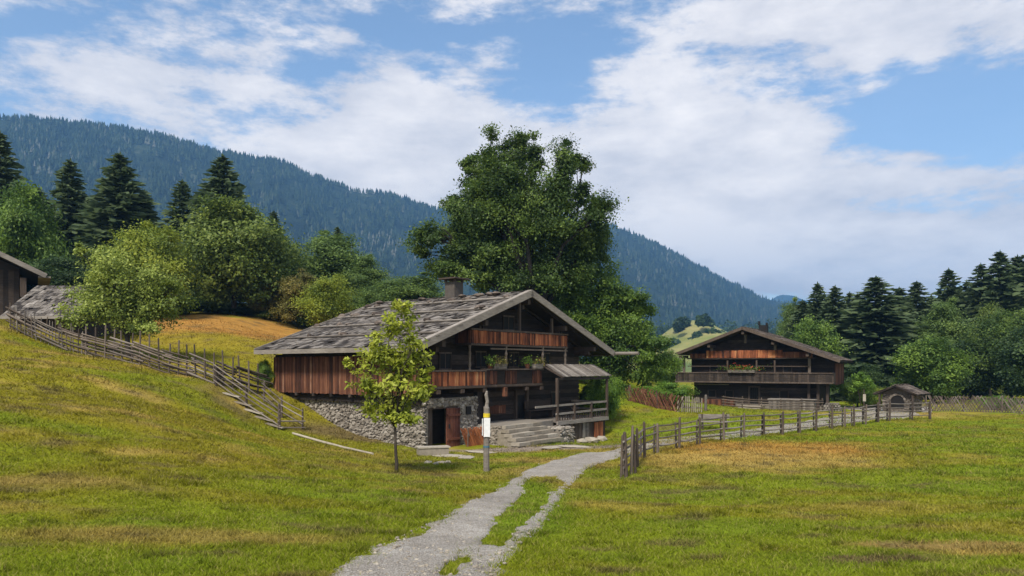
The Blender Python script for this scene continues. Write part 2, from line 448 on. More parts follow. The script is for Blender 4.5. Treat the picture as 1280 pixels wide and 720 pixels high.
CP += [(x, y, 0.0) for x, y in [(4, 29), (8, 25), (14, 25), (10, 33), (18, 33), (28, 33), (16, 44), (25, 44), (36, 44), (22, 55), (32, 55), (45, 55), (18, 62), (28, 70), (45, 75), (60, 60), (55, 35), (40, 25), (20, 85), (60, 90)]]
CP = np.array(CP)
def _tps(r2):
    return np.where(r2 > 0, 0.5 * r2 * np.log(np.maximum(r2, 1e-12)), 0)
_n = len(CP)
_d2 = ((CP[:, None, :2] - CP[None, :, :2]) ** 2).sum(-1)
_A = np.zeros((_n + 3, _n + 3)); _A[:_n, :_n] = _tps(_d2) + 0.6 * np.eye(_n)
_A[:_n, _n] = 1; _A[:_n, _n + 1:] = CP[:, :2]; _A[_n, :_n] = 1; _A[_n + 1:, :_n] = CP[:, :2].T
_sol = np.linalg.solve(_A, np.concatenate([CP[:, 2], np.zeros(3)]))
def sstep(a, b, x):
    t = np.clip((x - a) / (b - a), 0, 1); return t * t * (3 - 2 * t)
def raw_h(X, Y):
    sh = X.shape; x = np.clip(X.ravel(), -62, 62); y = np.clip(Y.ravel(), -14, 92)
    out = np.full(x.shape, _sol[_n]) + _sol[_n + 1] * x + _sol[_n + 2] * y
    for i in range(_n):
        out += _sol[i] * _tps((x - CP[i, 0]) ** 2 + (y - CP[i, 1]) ** 2)
    out = np.clip(out, -0.6, 12)
    x0, y0 = X.ravel(), Y.ravel()
    dist = np.maximum(np.maximum(np.abs(x0) - 62, 0), np.maximum(np.maximum(y0 - 92, -14 - y0), 0))
    out = out * (1 - sstep(0, 120, dist))
    out += (fbm(x0, y0, 0.22, 4, 3) - 0.5) * 0.22 + (fbm(x0, y0, 1.1, 2, 8) - 0.5) * 0.12
    return out.reshape(sh)

def axis(lo, hi, flo, fhi, step):
    fine = list(np.arange(flo, fhi + 1e-6, step))
    up, s, v = [], step, fhi
    while v < hi:
        s *= 1.25; v += s; up.append(min(v, hi))
    dn, s, v = [], step, flo
    while v > lo:
        s *= 1.25; v -= s; dn.append(max(v, lo))
    return np.array(dn[::-1] + fine + up)
GX = axis(-2400, 2400, -36, 46, 0.4)
GY = axis(-100, 4600, -4, 72, 0.4)
GXX, GYY = np.meshgrid(GX, GY, indexing='ij')
GZ = raw_h(GXX, GYY)
def hgt(x, y):
    x = np.asarray(x, float); y = np.asarray(y, float)
    i = np.clip(np.searchsorted(GX, x) - 1, 0, len(GX) - 2); j = np.clip(np.searchsorted(GY, y) - 1, 0, len(GY) - 2)
    a = (x - GX[i]) / (GX[i + 1] - GX[i]); b = (y - GY[j]) / (GY[j + 1] - GY[j])
    return (GZ[i, j] * (1 - a) * (1 - b) + GZ[i + 1, j] * a * (1 - b) + GZ[i, j + 1] * (1 - a) * b + GZ[i + 1, j + 1] * a * b)
def H(x, y):
    return float(hgt(x, y))
def hit(px, py, y0=5.0, y1=120.0):
    """ground point seen at a pixel of the photograph"""
    Y = np.arange(y0, y1, 0.05)
    X = (px - 640) / F * Y; Z = EYE - (py - HZ) / F * Y
    k = np.nonzero(Z <= hgt(X, Y))[0]
    i = k[0] if len(k) else len(Y) - 1
    return Vector((X[i], Y[i], H(X[i], Y[i])))
def ground(px, Y):
    X = (px - 640) / F * Y
    return Vector((X, Y, H(X, Y)))
def pip(px, py, poly):
    c = np.zeros(np.shape(px), bool); n = len(poly)
    for i in range(n):
        x1, y1 = poly[i]; x2, y2 = poly[(i + 1) % n]
        if y1 == y2: continue
        c ^= ((y1 > py) != (y2 > py)) & (px < (x2 - x1) * (py - y1) / (y2 - y1) + x1)
    return c

PL = [(400, 745), (426, 718), (477, 687), (539, 658), (579, 633.5), (615, 616), (637, 605), (656, 589), (692, 576), (720, 568), (777, 561.5)]
PR = [(600, 745), (619, 716), (628, 698), (651, 676), (682, 649), (695, 627), (708.5, 609), (731, 587), (757.5, 576), (777, 571)]
PATH_POLY = PL + PR[::-1]
MED1 = [(600, 684), (611, 660), (633, 636), (658, 612), (646, 606), (668, 595), (695, 596), (708, 608), (692, 615), (680, 632), (665, 650), (643, 667), (630, 685)]
MED2 = [(545, 722), (560, 707), (574, 699), (598, 695), (590, 703), (575, 711), (570, 722)]

def lerp3(a, b, t):
    t = np.asarray(t)[..., None]
    return a * (1 - t) + b * t
def tint_at(x, y):
    """colour of the sward (linear): green, olive, straw and bare soil"""
    x = np.asarray(x, float); y = np.asarray(y, float)
    green = np.array((0.078, 0.112, 0.014)); lush = np.array((0.070, 0.110, 0.016)); olive = np.array((0.104, 0.104, 0.017))
    straw = np.array((0.18, 0.142, 0.082)); rust = np.array((0.185, 0.108, 0.058)); soil = np.array((0.060, 0.050, 0.050))
    n1 = fbm(x, y, 0.18, 4, 21); n2 = fbm(x, y, 0.75, 4, 31); n3 = fbm(x * 0.5, y * 1.2, 0.5, 5, 41)
    c = np.broadcast_to(green, x.shape + (3,))
    c = lerp3(c, lush, sstep(0.45, 0.7, n2))
    zz = np.maximum(y, 1.0)
    X640 = x / zz * F + 640
    # the west slope is drier than the flat meadow
    west = sstep(-2.0, -9.0, x + (n1 - 0.5) * 8) * sstep(9, 14, y - 0.12 * x * 0)
    c = lerp3(c, olive, np.clip(west * 0.95 + 0.15, 0, 1) * sstep(0.18, 0.55, n1 * 0.6 + n3 * 0.4))
    c = lerp3(c, olive * 0.95, sstep(0.46, 0.62, n3) * 0.65)
    c = lerp3(c, straw, sstep(0.54, 0.72, n3 * 0.6 + n2 * 0.4) * (0.42 + 0.33 * west))
    # verges of the track and the yard are straw coloured
    edge = np.exp(-((y - 26) / 5.0) ** 2) * np.exp(-((x - 1.5) / 6) ** 2)
    c = lerp3(c, straw * 0.8, np.clip(edge * 0.9 * sstep(0.35, 0.6, n2), 0, 1))
    def spot(cx, cy, rx, ry, col, wt, seed, lo=0.75, hi=0.15):
        q = ((x - cx) / rx) ** 2 + ((y - cy) / ry) ** 2
        k = np.exp(-q) + (fbm(x, y, 0.6, 4, seed) - 0.5) * 0.9 * np.exp(-q * 0.4)
        return lerp3(c, col, sstep(hi, lo, k) * wt)
    c = spot(10.6, 30.0, 5.0, 4.5, rust, 0.80, 51)
    c = spot(8.5, 26.5, 4.5, 3.0, straw, 0.8, 53)
    c = spot(-20.5, 55, 9.5, 8.5, rust, 0.95, 55, 0.55, 0.1)
    c = spot(-17.0, 47, 14, 4, olive * 1.0, 0.8, 57)
    c = spot(5.9, 10.3, 1.15, 0.32, lerp3(straw, soil, 0.35), 1.0, 59, 0.5, 0.1)
    c = spot(4.6, 9.35, 0.7, 0.22, soil * 1.2, 1.0, 61, 0.55, 0.15)
    c = spot(6.6, 9.8, 1.0, 0.2, straw, 0.9, 63, 0.5, 0.1)
    c = spot(-8.5, 13.5, 2.5, 0.7, lerp3(straw, soil, 0.4), 0.75, 65)
    c = spot(-5.0, 10.0, 2.5, 0.6, straw * 0.8, 0.7, 67)
    c = spot(-7.0, 35.2, 3.5, 1.5, soil * 1.2, 0.85, 69)
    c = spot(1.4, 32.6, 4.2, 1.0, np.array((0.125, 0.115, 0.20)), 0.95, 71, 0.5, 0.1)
    c = spot(26, 52, 6, 3, straw, 0.6, 73)
    c = spot(0.35, 16.0, 0.75, 5.0, lush, 0.95, 66, 0.5, 0.15)
    bare = sstep(0.60, 0.74, fbm(x * 0.7, y * 1.4, 1.3, 5, 81)) * 0.7
    c = lerp3(c, soil * 1.1, bare)
    return c * np.array((1.95, 1.72, 0.82)) * (0.75 + 0.5 * fbm(x, y, 2.5, 4, 91))[..., None]

nx, ny = len(GX), len(GY)
V = np.stack([GXX, GYY, GZ], -1).reshape(-1, 3)
idx = np.arange(nx * ny).reshape(nx, ny)
Fq = np.stack([idx[:-1, :-1], idx[1:, :-1], idx[1:, 1:], idx[:-1, 1:]], -1).reshape(-1, 4)
g = obj('ground', np_mesh('ground', V, Fq, M['meadow'], color=tint_at(V[:, 0], V[:, 1]), smooth=True))
tag(g, kind='structure')

# gravel track
def track(name, L, R, na, nl, med=()):
    """strip between two picture edges, lying on the ground; it dives under the turf at its ragged edges"""
    Lw = np.array([hit(*p) for p in L]); Rw = np.array([hit(*p) for p in R])
    def resample(P, n):
        d = np.r_[0, np.cumsum(np.linalg.norm(np.diff(P[:, :2], axis=0), axis=1))]
        s = np.linspace(0, d[-1], n)
        return np.stack([np.interp(s, d, P[:, k]) for k in range(2)], -1)
    a, b = resample(Lw, nl), resample(Rw, nl)
    u = np.linspace(-0.14, 1.14, na)[None, :, None]
    P = a[:, None, :] * (1 - u) + b[:, None, :] * u
    X, Y = P[..., 0], P[..., 1]
    e = np.minimum(u[..., 0], 1 - u[..., 0]) * np.ones_like(X)
    wd = np.linalg.norm(a - b, axis=1)[:, None]
    dz = 0.035 * sstep(-0.12, 0.14, e * wd + (fbm(X, Y, 2.2, 4, 5) - 0.5) * 0.42) - 0.03 * (1 - sstep(-0.25, -0.05, e * wd + (fbm(X, Y, 2.2, 4, 5) - 0.5) * 0.42))
    dz = dz + (fbm(X, Y, 3.0, 4, 6) - 0.5) * 0.022 - 0.004
    if med:
        sx = X / Y * F + 640; sy = HZ + (EYE - hgt(X, Y)) / Y * F
        jx = (fbm(X, Y, 3.0, 3, 12) - 0.5) * 20; jy = (fbm(X, Y, 3.0, 3, 14) - 0.5) * 9
        for mpoly in med:
            dz = np.where(pip(sx + jx, sy + jy, mpoly), -0.06, dz)
    Z = hgt(X, Y) + dz
    V = np.stack([X, Y, Z], -1).reshape(-1, 3)
    id_ = np.arange(X.size).reshape(X.shape)
    fq = np.stack([id_[:-1, :-1], id_[1:, :-1], id_[1:, 1:], id_[:-1, 1:]], -1).reshape(-1, 4)
    return tag(obj(name, np_mesh(name, V, fq, M['gravel'], smooth=True)), kind='structure')
track('path', PL, PR, 46, 420, (MED1, MED2))
track('farm_road', [(770, 562), (830, 548), (900, 542), (960, 534), (1000, 529), (1040, 521), (1090, 513), (1128, 509)],
      [(770, 571.5), (830, 557), (900, 549.5), (960, 542), (1000, 538), (1040, 533), (1090, 525), (1150, 519)], 20, 160)
track('farm_lane', [(1055, 507.5), (1110, 508), (1165, 509)], [(1055, 511.5), (1110, 513), (1165, 515)], 10, 40)

# meadow grass, blade by blade where the eye can tell them apart
def meadow_grass():
    rng = np.random.default_rng(5)
    N = 900000
    ang = rng.uniform(-0.78, 0.78, N)
    # radius density falls with distance
    q = rng.random(N)
    R0, R1 = 5.5, 62.0
    r = R0 * (R1 / R0) ** (q ** 1.12)
    X = r * np.sin(ang); Y = r * np.cos(ang)
    sx = X / Y * F + 640; sy = HZ + (EYE - hgt(X, Y)) / Y * F
    ej = fbm(X, Y, 3.5, 3, 19) * 2.2; jx = (rng.random(N) - .5) * 26 * ej * 12 / r; jy = (rng.random(N) - .5) * 8 * ej * 12 / r
    keep = ~((pip(sx + jx, sy + jy, PATH_POLY)) & ~pip(sx + jx, sy + jy, MED1) & ~pip(sx + jx, sy + jy, MED2) & (rng.random(N) > 0.05 * (fbm(X, Y, 2.0, 3, 23) > 0.55)))
    keep &= rng.random(N) < 0.25 + 1.3 * fbm(X, Y, 1.3, 3, 77)
    # not inside the farmhouse nor on its apron
    c, s = math.cos(math.radians(52)), math.sin(math.radians(52))
    lx = (X - 0.987) * c + (Y - 38) * s; ly = -(X - 0.987) * s + (Y - 38) * c
    keep &= ~((lx > -7.2) & (lx < 6.5) & (ly > -1.0) & (ly < 11.5))
    bald = np.exp(-((X - 5.9) / 1.1) ** 2 - ((Y - 10.3) / 0.3) ** 2) + np.exp(-((X - 1.4) / 4.0) ** 2 - ((Y - 32.6) / 0.9) ** 2)
    keep &= rng.random(N) > bald * (0.35 + 1.1 * fbm(X, Y, 3.0, 3, 6))
    X, Y, r = X[keep], Y[keep], r[keep]
    n = len(X)
    # clustering of tufts
    Z = hgt(X, Y)
    k = np.clip(r / 11.0, 0.8, 3.4)
    tuft = sstep(0.60, 0.72, fbm(X, Y, 2.6, 3, 101))
    ht = (1 + 0.9 * tuft) * (0.020 + 0.032 * rng.random(n)) * (0.55 + 0.9 * fbm(X, Y, 0.8, 3, 7)) * (0.75 + 0.35 * k)
    wd = 0.0056 * k * (0.7 + 0.6 * rng.random(n)) + 0.002
    th = rng.uniform(0, 2 * np.pi, n); lean = rng.normal(0, 0.8, (n, 2)) * ht[:, None]
    base = np.stack([X, Y, Z - 0.005], -1)
    side = np.stack([np.cos(th), np.sin(th), np.zeros(n)], -1) * wd[:, None]
    tip = base + np.stack([lean[:, 0], lean[:, 1], ht], -1)
    V = np.stack([base - side, base + side, tip], 1).reshape(-1, 3)
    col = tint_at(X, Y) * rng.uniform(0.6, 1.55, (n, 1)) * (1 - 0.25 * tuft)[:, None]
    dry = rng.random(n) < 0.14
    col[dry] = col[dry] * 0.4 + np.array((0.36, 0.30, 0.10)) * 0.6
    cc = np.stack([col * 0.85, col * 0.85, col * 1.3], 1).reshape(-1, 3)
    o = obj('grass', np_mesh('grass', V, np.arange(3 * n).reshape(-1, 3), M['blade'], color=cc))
    tag(o, 'short mown meadow grass over the slope and the flat', 'grass', kind='stuff')
meadow_grass()

# loose stones on the track
def loose_gravel():
    mb = MB(3); rng = random.Random(9); made = 0
    while made < 1500:
        y = 575 + (725 - 575) * rng.random() ** 0.7
        x0 = np.interp(-y, [-p[1] for p in PL], [p[0] for p in PL]); x1 = np.interp(-y, [-p[1] for p in PR], [p[0] for p in PR])
        x = rng.uniform(x0 - 8, x1 + 8)
        if pip(np.array([x]), np.array([y]), MED1)[0] or pip(np.array([x]), np.array([y]), MED2)[0]: made += 1; continue
        p = hit(x, y, 6, 34); s = 0.006 + 0.026 * rng.random() ** 4
        mb.rock((p.x, p.y, p.z + 0.03), s, s * rng.uniform(.7, 1.3), s * .7, rng.random() * 6)
        made += 1
    tag(mb.build('gravel', M['step_stone']), 'loose grey stones scattered on the track', 'gravel', kind='stuff')
loose_gravel()


# ------------------------------------------------------------------ mountains
def forest_mat():
    m, nt = new_mat('mountain_forest')
    t = tone_of(nt)
    pos = nt.n('ShaderNodeNewGeometry').outputs['Position']
    b = nt.noise(pos, 0.006, 5, 0.6)
    f = nt.math('ADD', nt.math('MULTIPLY', t, 0.72), nt.math('MULTIPLY', b, 0.5))
    col = nt.ramp(f, [(0.25, (0.003, 0.008, 0.006)), (0.5, (0.011, 0.022, 0.013)), (0.74, (0.022, 0.038, 0.018)), (0.90, (0.036, 0.052, 0.026)), (1.0, (0.10, 0.105, 0.085))])
    finish(nt, col, 0.9, spec=0.1)
    return m
M['forest'] = forest_mat()
def slope_mat():
    m, nt = new_mat('mountain_slope')
    pos = nt.n('ShaderNodeNewGeometry').outputs['Position']
    b = nt.noise(pos, 0.012, 7, 0.65)
    col = nt.ramp(b, [(0.35, (0.006, 0.012, 0.008)), (0.58, (0.02, 0.033, 0.016)), (0.69, (0.06, 0.07, 0.038)), (0.77, (0.24, 0.225, 0.20))])
    finish(nt, col, 0.95, b, 1.0, 12.0, 0.1)
    return m
M['slope'] = slope_mat()

RIDGE = [(-420, 128, 1350), (-200, 140, 1400), (0, 150, 1450), (60, 154, 1480), (140, 163, 1520), (200, 171, 1550), (255, 188, 1600), (300, 198, 1640), (350, 204, 1690),
         (400, 226, 1740), (440, 240, 1790), (490, 244, 1850), (520, 256, 1880), (560, 268, 1920), (620, 272, 1980), (700, 274, 2060), (770, 284, 2140), (800, 297, 2180), (850, 322, 2240),
         (900, 349, 2300), (950, 372, 2380), (990, 382, 2440), (1060, 402, 2560), (1200, 428, 2800), (1400, 446, 3100)]
RID = np.array(RIDGE, float)
def mountain_surface(u, v):
    """u picture column of the ridge, v from the foot (0) to the crest (1), beyond 1 the far side"""
    Yr = np.interp(u, RID[:, 0], RID[:, 2]); yp = np.interp(u, RID[:, 0], RID[:, 1])
    Zr = EYE + (HZ - yp) / F * Yr
    Xr = (u - 640) / F * Yr
    t = np.clip(v, 0, 1)
    k = 0.42 + 0.58 * t
    X = Xr * k; Y = Yr * k
    Z = -4 + (Zr + 4) * t ** 1.15
    gul = (fbm(u * 1.0, v * 90, 0.035, 5, 15) - 0.5) * 60 * np.sin(np.pi * np.clip(t, 0, 1)) ** 0.8
    Z = Z + gul * (1 - t * 0.3)
    back = np.maximum(v - 1, 0)
    Y = Y + back * 900; X = X * (1 + back * 0.2); Z = Z - back * 260
    Z = Z + (fbm(u, v * 60, 0.12, 3, 18) - 0.5) * 10 * t
    return X, Y, Z
uu = np.linspace(-420, 1400, 240); vv = np.r_[np.linspace(0, 1, 70), 1.1, 1.3, 1.7, 2.0]
U_, V_ = np.meshgrid(uu, vv, indexing='ij')
mx_, my_, mz_ = mountain_surface(U_, V_)
id_ = np.arange(U_.size).reshape(U_.shape)
fq = np.stack([id_[:-1, :-1], id_[1:, :-1], id_[1:, 1:], id_[:-1, 1:]], -1).reshape(-1, 4)
tag(obj('mountain', np_mesh('mountain', np.stack([mx_, my_, mz_], -1).reshape(-1, 3), fq, M['slope'], smooth=True)), kind='structure')

def cones(name, P, hts, rad, mat, seed=0, sides=5, tier=2):
    rng = np.random.default_rng(seed); n = len(P); Vs, Fs, Ts = [], [], []
    tone = rng.random(n); o = 0
    for k in range(tier):
        z0 = 0.08 + 0.36 * k; z1 = 0.68 + 0.32 * k if tier > 1 else 1.0
        rr = rad * (1 - 0.42 * k)
        ring = []
        for s in range(sides):
            a = 2 * np.pi * s / sides + rng.uniform(0, 1.2, n)
            ring.append(P + np.stack([np.cos(a) * rr * rng.uniform(.7, 1.2, n), np.sin(a) * rr * rng.uniform(.7, 1.2, n), hts * z0], -1))
        apex = P + np.stack([np.zeros(n), np.zeros(n), hts * z1], -1)
        A = np.stack(ring + [apex], 1)
        Vs.append(A.reshape(-1, 3)); Ts.append(np.repeat(tone, sides + 1))
        b = (np.arange(n) * (sides + 1))[:, None]
        for s in range(sides):
            Fs.append(np.concatenate([b + s, b + (s + 1) % sides, b + sides], 1) + o)
        o += n * (sides + 1)
    return np_mesh(name, np.concatenate(Vs), np.concatenate(Fs), mat, tone=np.concatenate(Ts))
rng = np.random.default_rng(1)
nt_ = 46000
fu = rng.uniform(-380, 1120, nt_); fv = rng.random(nt_) ** 0.75 * 1.04
fx, fy, fz = mountain_surface(fu, fv)
dens_ = fbm(fu, fv * 120, 0.05, 4, 33)
keep = (fv > 0.1) & (rng.random(nt_) < 0.12 + 1.3 * sstep(0.36, 0.52, dens_))
P_ = np.stack([fx, fy, fz - 1], -1)[keep]
hh = rng.uniform(9, 19, len(P_)) * (0.85 + 0.0001 * P_[:, 1])
# a crest line of trees standing against the sky
cu_ = rng.uniform(-380, 1010, 1500); cx_, cy_, cz_ = mountain_surface(cu_, np.full(1500, 1.0))
P_ = np.concatenate([P_, np.stack([cx_, cy_, cz_ - 1], -1)]); hh = np.concatenate([hh, rng.uniform(4, 14, 1500) * sstep(1000, 300, cu_) + 4])
tag(obj('mountain_forest', cones('mountain_forest', P_, hh, hh * 0.27, M['forest'], 2)), 'dark conifer forest covering the long mountain slope', 'forest', kind='stuff')

# a paler far peak, at the end of the valley
def far_peak():
    us = np.linspace(900, 1250, 50); vs_ = np.linspace(0, 1, 20)
    U, Vv = np.meshgrid(us, vs_, indexing='ij')
    yp = np.interp(U, [900, 955, 975, 988, 1000, 1040, 1120, 1250], [420, 378, 369, 366, 372, 384, 400, 430])
    Yr = 4300.0
    X = (U - 640) / F * Yr * (0.8 + 0.2 * Vv); Y = Yr * (0.8 + 0.2 * Vv)
    Z = (EYE + (HZ - yp) / F * Yr) * Vv + (fbm(U, Vv * 60, 0.08, 4, 4) - 0.5) * 50 * Vv
    id_ = np.arange(U.size).reshape(U.shape)
    fq = np.stack([id_[:-1, :-1], id_[1:, :-1], id_[1:, 1:], id_[:-1, 1:]], -1).reshape(-1, 4)
    tag(obj('far_mountain', np_mesh('far_mountain', np.stack([X, Y, Z], -1).reshape(-1, 3), fq, M['slope'], smooth=True)), kind='structure')
far_peak()

# meadow hill across the valley with clumps of wood on it
def field_mat():
    m, nt = new_mat('valley_fields')
    pos = nt.n('ShaderNodeNewGeometry').outputs['Position']
    b = nt.noise(nt.mapping(pos, (0.3, 0.3, 2.0)), 0.05, 4, 0.6)
    finish(nt, nt.ramp(b, [(0.35, (0.08, 0.12, 0.03)), (0.5, (0.18, 0.19, 0.05)), (0.65, (0.30, 0.26, 0.10))]), 0.95)
    return m
M['field'] = field_mat()
def valley_hill():
    Yc = 520.0
    xs = np.linspace(40, 260, 60); ys = np.linspace(360, 700, 40)
    X, Y = np.meshgrid(xs, ys, indexing='ij')
    Z = -2 + 36 * np.exp(-((X - 128) / 40) ** 2 - ((Y - Yc) / 85) ** 2) + 12 * np.exp(-((X - 190) / 60) ** 2 - ((Y - 580) / 70) ** 2) + (fbm(X, Y, 0.02, 3, 4) - .5) * 4
    id_ = np.arange(X.size).reshape(X.shape)
    fq = np.stack([id_[:-1, :-1], id_[1:, :-1], id_[1:, 1:], id_[:-1, 1:]], -1).reshape(-1, 4)
    tag(obj('hill', np_mesh('hill', np.stack([X, Y, Z], -1).reshape(-1, 3), fq, M['field'], smooth=True)), kind='structure')
    def hz(x, y):
        return -2 + 36 * math.exp(-((x - 128) / 40) ** 2 - ((y - Yc) / 85) ** 2) + 12 * math.exp(-((x - 190) / 60) ** 2 - ((y - 580) / 70) ** 2)
    return hz
valley_z = valley_hill()


# ------------------------------------------------------------------ foliage
def leaf_quads(P, size, rng, out=None, up=0.5, aspect=0.55):
    n = len(P)
    nor = rng.normal(0, 1, (n, 3)); nor *= 0.75; nor[:, 2] += up + 0.25
    if out is not None: nor += out * 1.15
    nor /= np.linalg.norm(nor, axis=1)[:, None] + 1e-9
    a = np.cross(nor, rng.normal(0, 1, (n, 3))); a /= np.linalg.norm(a, axis=1)[:, None] + 1e-9
    b = np.cross(nor, a)
    s = size * rng.uniform(0.6, 1.35, n)[:, None]
    a = a * s * 0.5; b = b * s * 0.5 * aspect
    droop = np.zeros((n, 3)); droop[:, 2] = -0.12 * s[:, 0]
    V = np.stack([P - a, P + b - a * 0.1, P + a + droop, P - b - a * 0.1], 1).reshape(-1, 3)
    return V, np.arange(4 * n).reshape(-1, 4)

def broadleaf(name, lobes, base_r, fork, seed, clumps=14, leaves=130, leaf=0.25, mat='leaf_fresh', spread=0.30, trunk_top=None, flat=0.7, limb=0.45, bark='bark'):
    """lobes: (x, y, z, rx, ry, rz) in metres about the foot; returns (trunk mesh, crown mesh)"""
    rng = np.random.default_rng(seed); rnd = random.Random(seed)
    mb = MB(seed)
    L = np.array(lobes, float)
    cx, cy = np.average(L[:, 0]) * 0.3, np.average(L[:, 1]) * 0.3
    top = L[np.argmax(L[:, 2])]
    fz = fork
    p0 = Vector((0, 0, -0.3)); pf = Vector((cx * 0.5 + rnd.uniform(-.1, .1), cy * 0.5, fz))
    mb.tube([p0, Vector((0.02, 0.0, 0.25)), p0.lerp(pf, 0.55), pf], [base_r * 1.5, base_r * 1.08, base_r * 0.9, base_r * 0.75], 8)
    pts, out, tn = [], [], []
    vol = L[:, 3] * L[:, 4] * L[:, 5]; vol = (vol / vol.mean()) ** 0.6
    for i, (x, y, z, rx, ry, rz) in enumerate(L):
        c = Vector((x, y, z))
        mid = pf.lerp(c, 0.5) + Vector((rnd.uniform(-.12, .12), rnd.uniform(-.12, .12), 0.16)) * (c - pf).length
        lr = base_r * limb * min(1.2, vol[i] ** 0.5 + 0.25)
        mb.tube([pf - Vector((0, 0, 0.15)), pf.lerp(mid, 0.5), mid, c], [lr * 1.1, lr * .85, lr * 0.55, lr * 0.2], 6)
        nc = max(4, int(clumps * vol[i]))
        for k in range(nc + nc // 3):
            d = rng.normal(0, 1, 3); d /= np.linalg.norm(d)
            if d[2] < -0.3 and rng.random() < 0.5: d[2] *= -1
            rr = rng.uniform(0.25, 1.08)
            q = np.array([x + d[0] * rx * rr, y + d[1] * ry * rr, z + d[2] * rz * rr])
            if k >= nc:                          # twigs leafing along the limb below the lobe
                q = np.array(mid.lerp(c, rng.uniform(-0.15, 0.75))) + d * np.array([rx, ry, rz]) * 0.55
            if k % 2 == 0:
                st = mid.lerp(c, rnd.uniform(0.2, 1.0)); e = Vector(q)
                m2 = st.lerp(e, 0.55) + Vector((0, 0, 0.10 * (e - st).length))
                mb.tube([st, m2, e], [lr * 0.30, lr * 0.18, lr * 0.06], 4, cap=False)
            cr = spread * (rx * ry * rz) ** (1 / 3) * rng.uniform(0.65, 1.35)
            nl = int(leaves * rng.uniform(0.55, 1.35))
            off = rng.normal(0, 1, (nl, 3)) * cr * 0.62; off[:, 2] *= flat
            pts.append(q + off)
            o_ = np.tile(d, (nl, 1)); out.append(o_)
            tn.append(np.clip(rng.uniform(0.0, 0.95) + rng.normal(0, 0.16, nl), 0, 1))
    P = np.concatenate(pts); O = np.concatenate(out); T = np.concatenate(tn)
    Vv, Ff = leaf_quads(P, leaf, rng, O)
    return mb.mesh('trunk', M[bark], True), np_mesh('crown', Vv, Ff, M[mat], tone=np.repeat(T, 4))

def plant_tree(name, loc, meshes, label, cat='tree', group=None, rz=0.0, sc=1.0, scz=None):
    r = empty(name, loc, rz, label, cat, group)
    r.scale = (sc, sc, scz or sc)
    obj('trunk', meshes[0], r); obj('crown', meshes[1], r)
    return r

def px_lobes(foot, Y, L, seed, depth=0.8):
    """lobes given as picture ellipses at the tree's own distance, turned into metres about its foot, spread in depth"""
    k = Y / F; rnd = random.Random(seed); out = []
    for (x, y, rx, ry) in L:
        out.append(((x - 640) * k - foot.x, rnd.uniform(-1, 1) * depth * rx * k, EYE - (y - HZ) * k - foot.z, rx * k, rx * k * 0.9, ry * k))
    return out

# the big dark tree behind the farmhouse and the lighter one at its right
f0 = ground(676, 53)
plant_tree('broadleaf_tree', f0, broadleaf('t', px_lobes(f0, 53, [(568, 345, 26, 12), (606, 350, 30, 14), (645, 354, 26, 14), (660, 240, 26, 40), (575, 288, 26, 26), (610, 262, 26, 36), (748, 272, 20, 26), (735, 300, 30, 26), (628, 235, 30, 38), (690, 265, 34, 40), (650, 285, 44, 34), (590, 280, 30, 30), (720, 300, 30, 30), (612, 322, 36, 20), (680, 328, 38, 20), (538, 300, 24, 18), (526, 316, 13, 9), (556, 330, 30, 16), (570, 258, 17, 18),
    (596, 236, 20, 36), (588, 206, 12, 26), (612, 198, 15, 32), (640, 190, 18, 36), (653, 176, 12, 22), (668, 202, 12, 36), (702, 228, 20, 44), (712, 200, 13, 32), (728, 204, 10, 24), (728, 245, 14, 22), (745, 262, 17, 20), (752, 288, 16, 16), (742, 314, 22, 18), (690, 348, 30, 18), (720, 338, 26, 16), (575, 312, 20, 14)], 3, 1.1),
    0.5, 4.6, 4, clumps=22, leaves=215, leaf=0.19, mat='leaf_big', spread=0.42, limb=0.40, bark='bark_dark'), 'tall dark spreading tree rising behind the farmhouse roof', 'tree')
f0 = ground(760, 55)
plant_tree('broadleaf_tree', f0, broadleaf('t', px_lobes(f0, 55, [(715, 375, 36, 32), (745, 350, 32, 26), (775, 372, 32, 28), (800, 385, 26, 22), (755, 410, 42, 34), (795, 420, 36, 32), (818, 440, 24, 32),
    (730, 430, 34, 30), (770, 455, 40, 26), (808, 470, 26, 18), (735, 466, 28, 18), (700, 405, 26, 26), (690, 375, 22, 22)], 5, 0.8),
    0.32, 2.6, 6, clumps=20, leaves=280, leaf=0.20, mat='leaf_fresh', spread=0.36, limb=0.36, bark='bark_dark'), 'broad mid green tree at the right eave of the farmhouse, on the bank')

# lime green sapling in the yard
f0 = hit(495, 590)
sap_y = f0.y
plant_tree('sapling', f0, broadleaf('t', px_lobes(f0, sap_y, [(490, 388, 11, 16), (508, 395, 12, 18), (500, 420, 20, 20), (472, 425, 14, 14), (520, 428, 16, 14), (486, 446, 22, 16), (455, 448, 20, 11), (438, 455, 9, 8),
    (522, 452, 20, 18), (534, 468, 12, 12), (500, 476, 24, 16), (470, 486, 18, 12), (528, 490, 16, 12), (494, 506, 28, 14), (466, 514, 18, 12), (505, 524, 22, 10), (452, 480, 12, 10)], 8, 0.7),
    0.05, 1.5, 9, clumps=9, leaves=38, leaf=0.145, mat='leaf_sapling', spread=0.46, limb=0.5), 'slim lime green sapling standing in front of the farmhouse side wall', 'sapling')

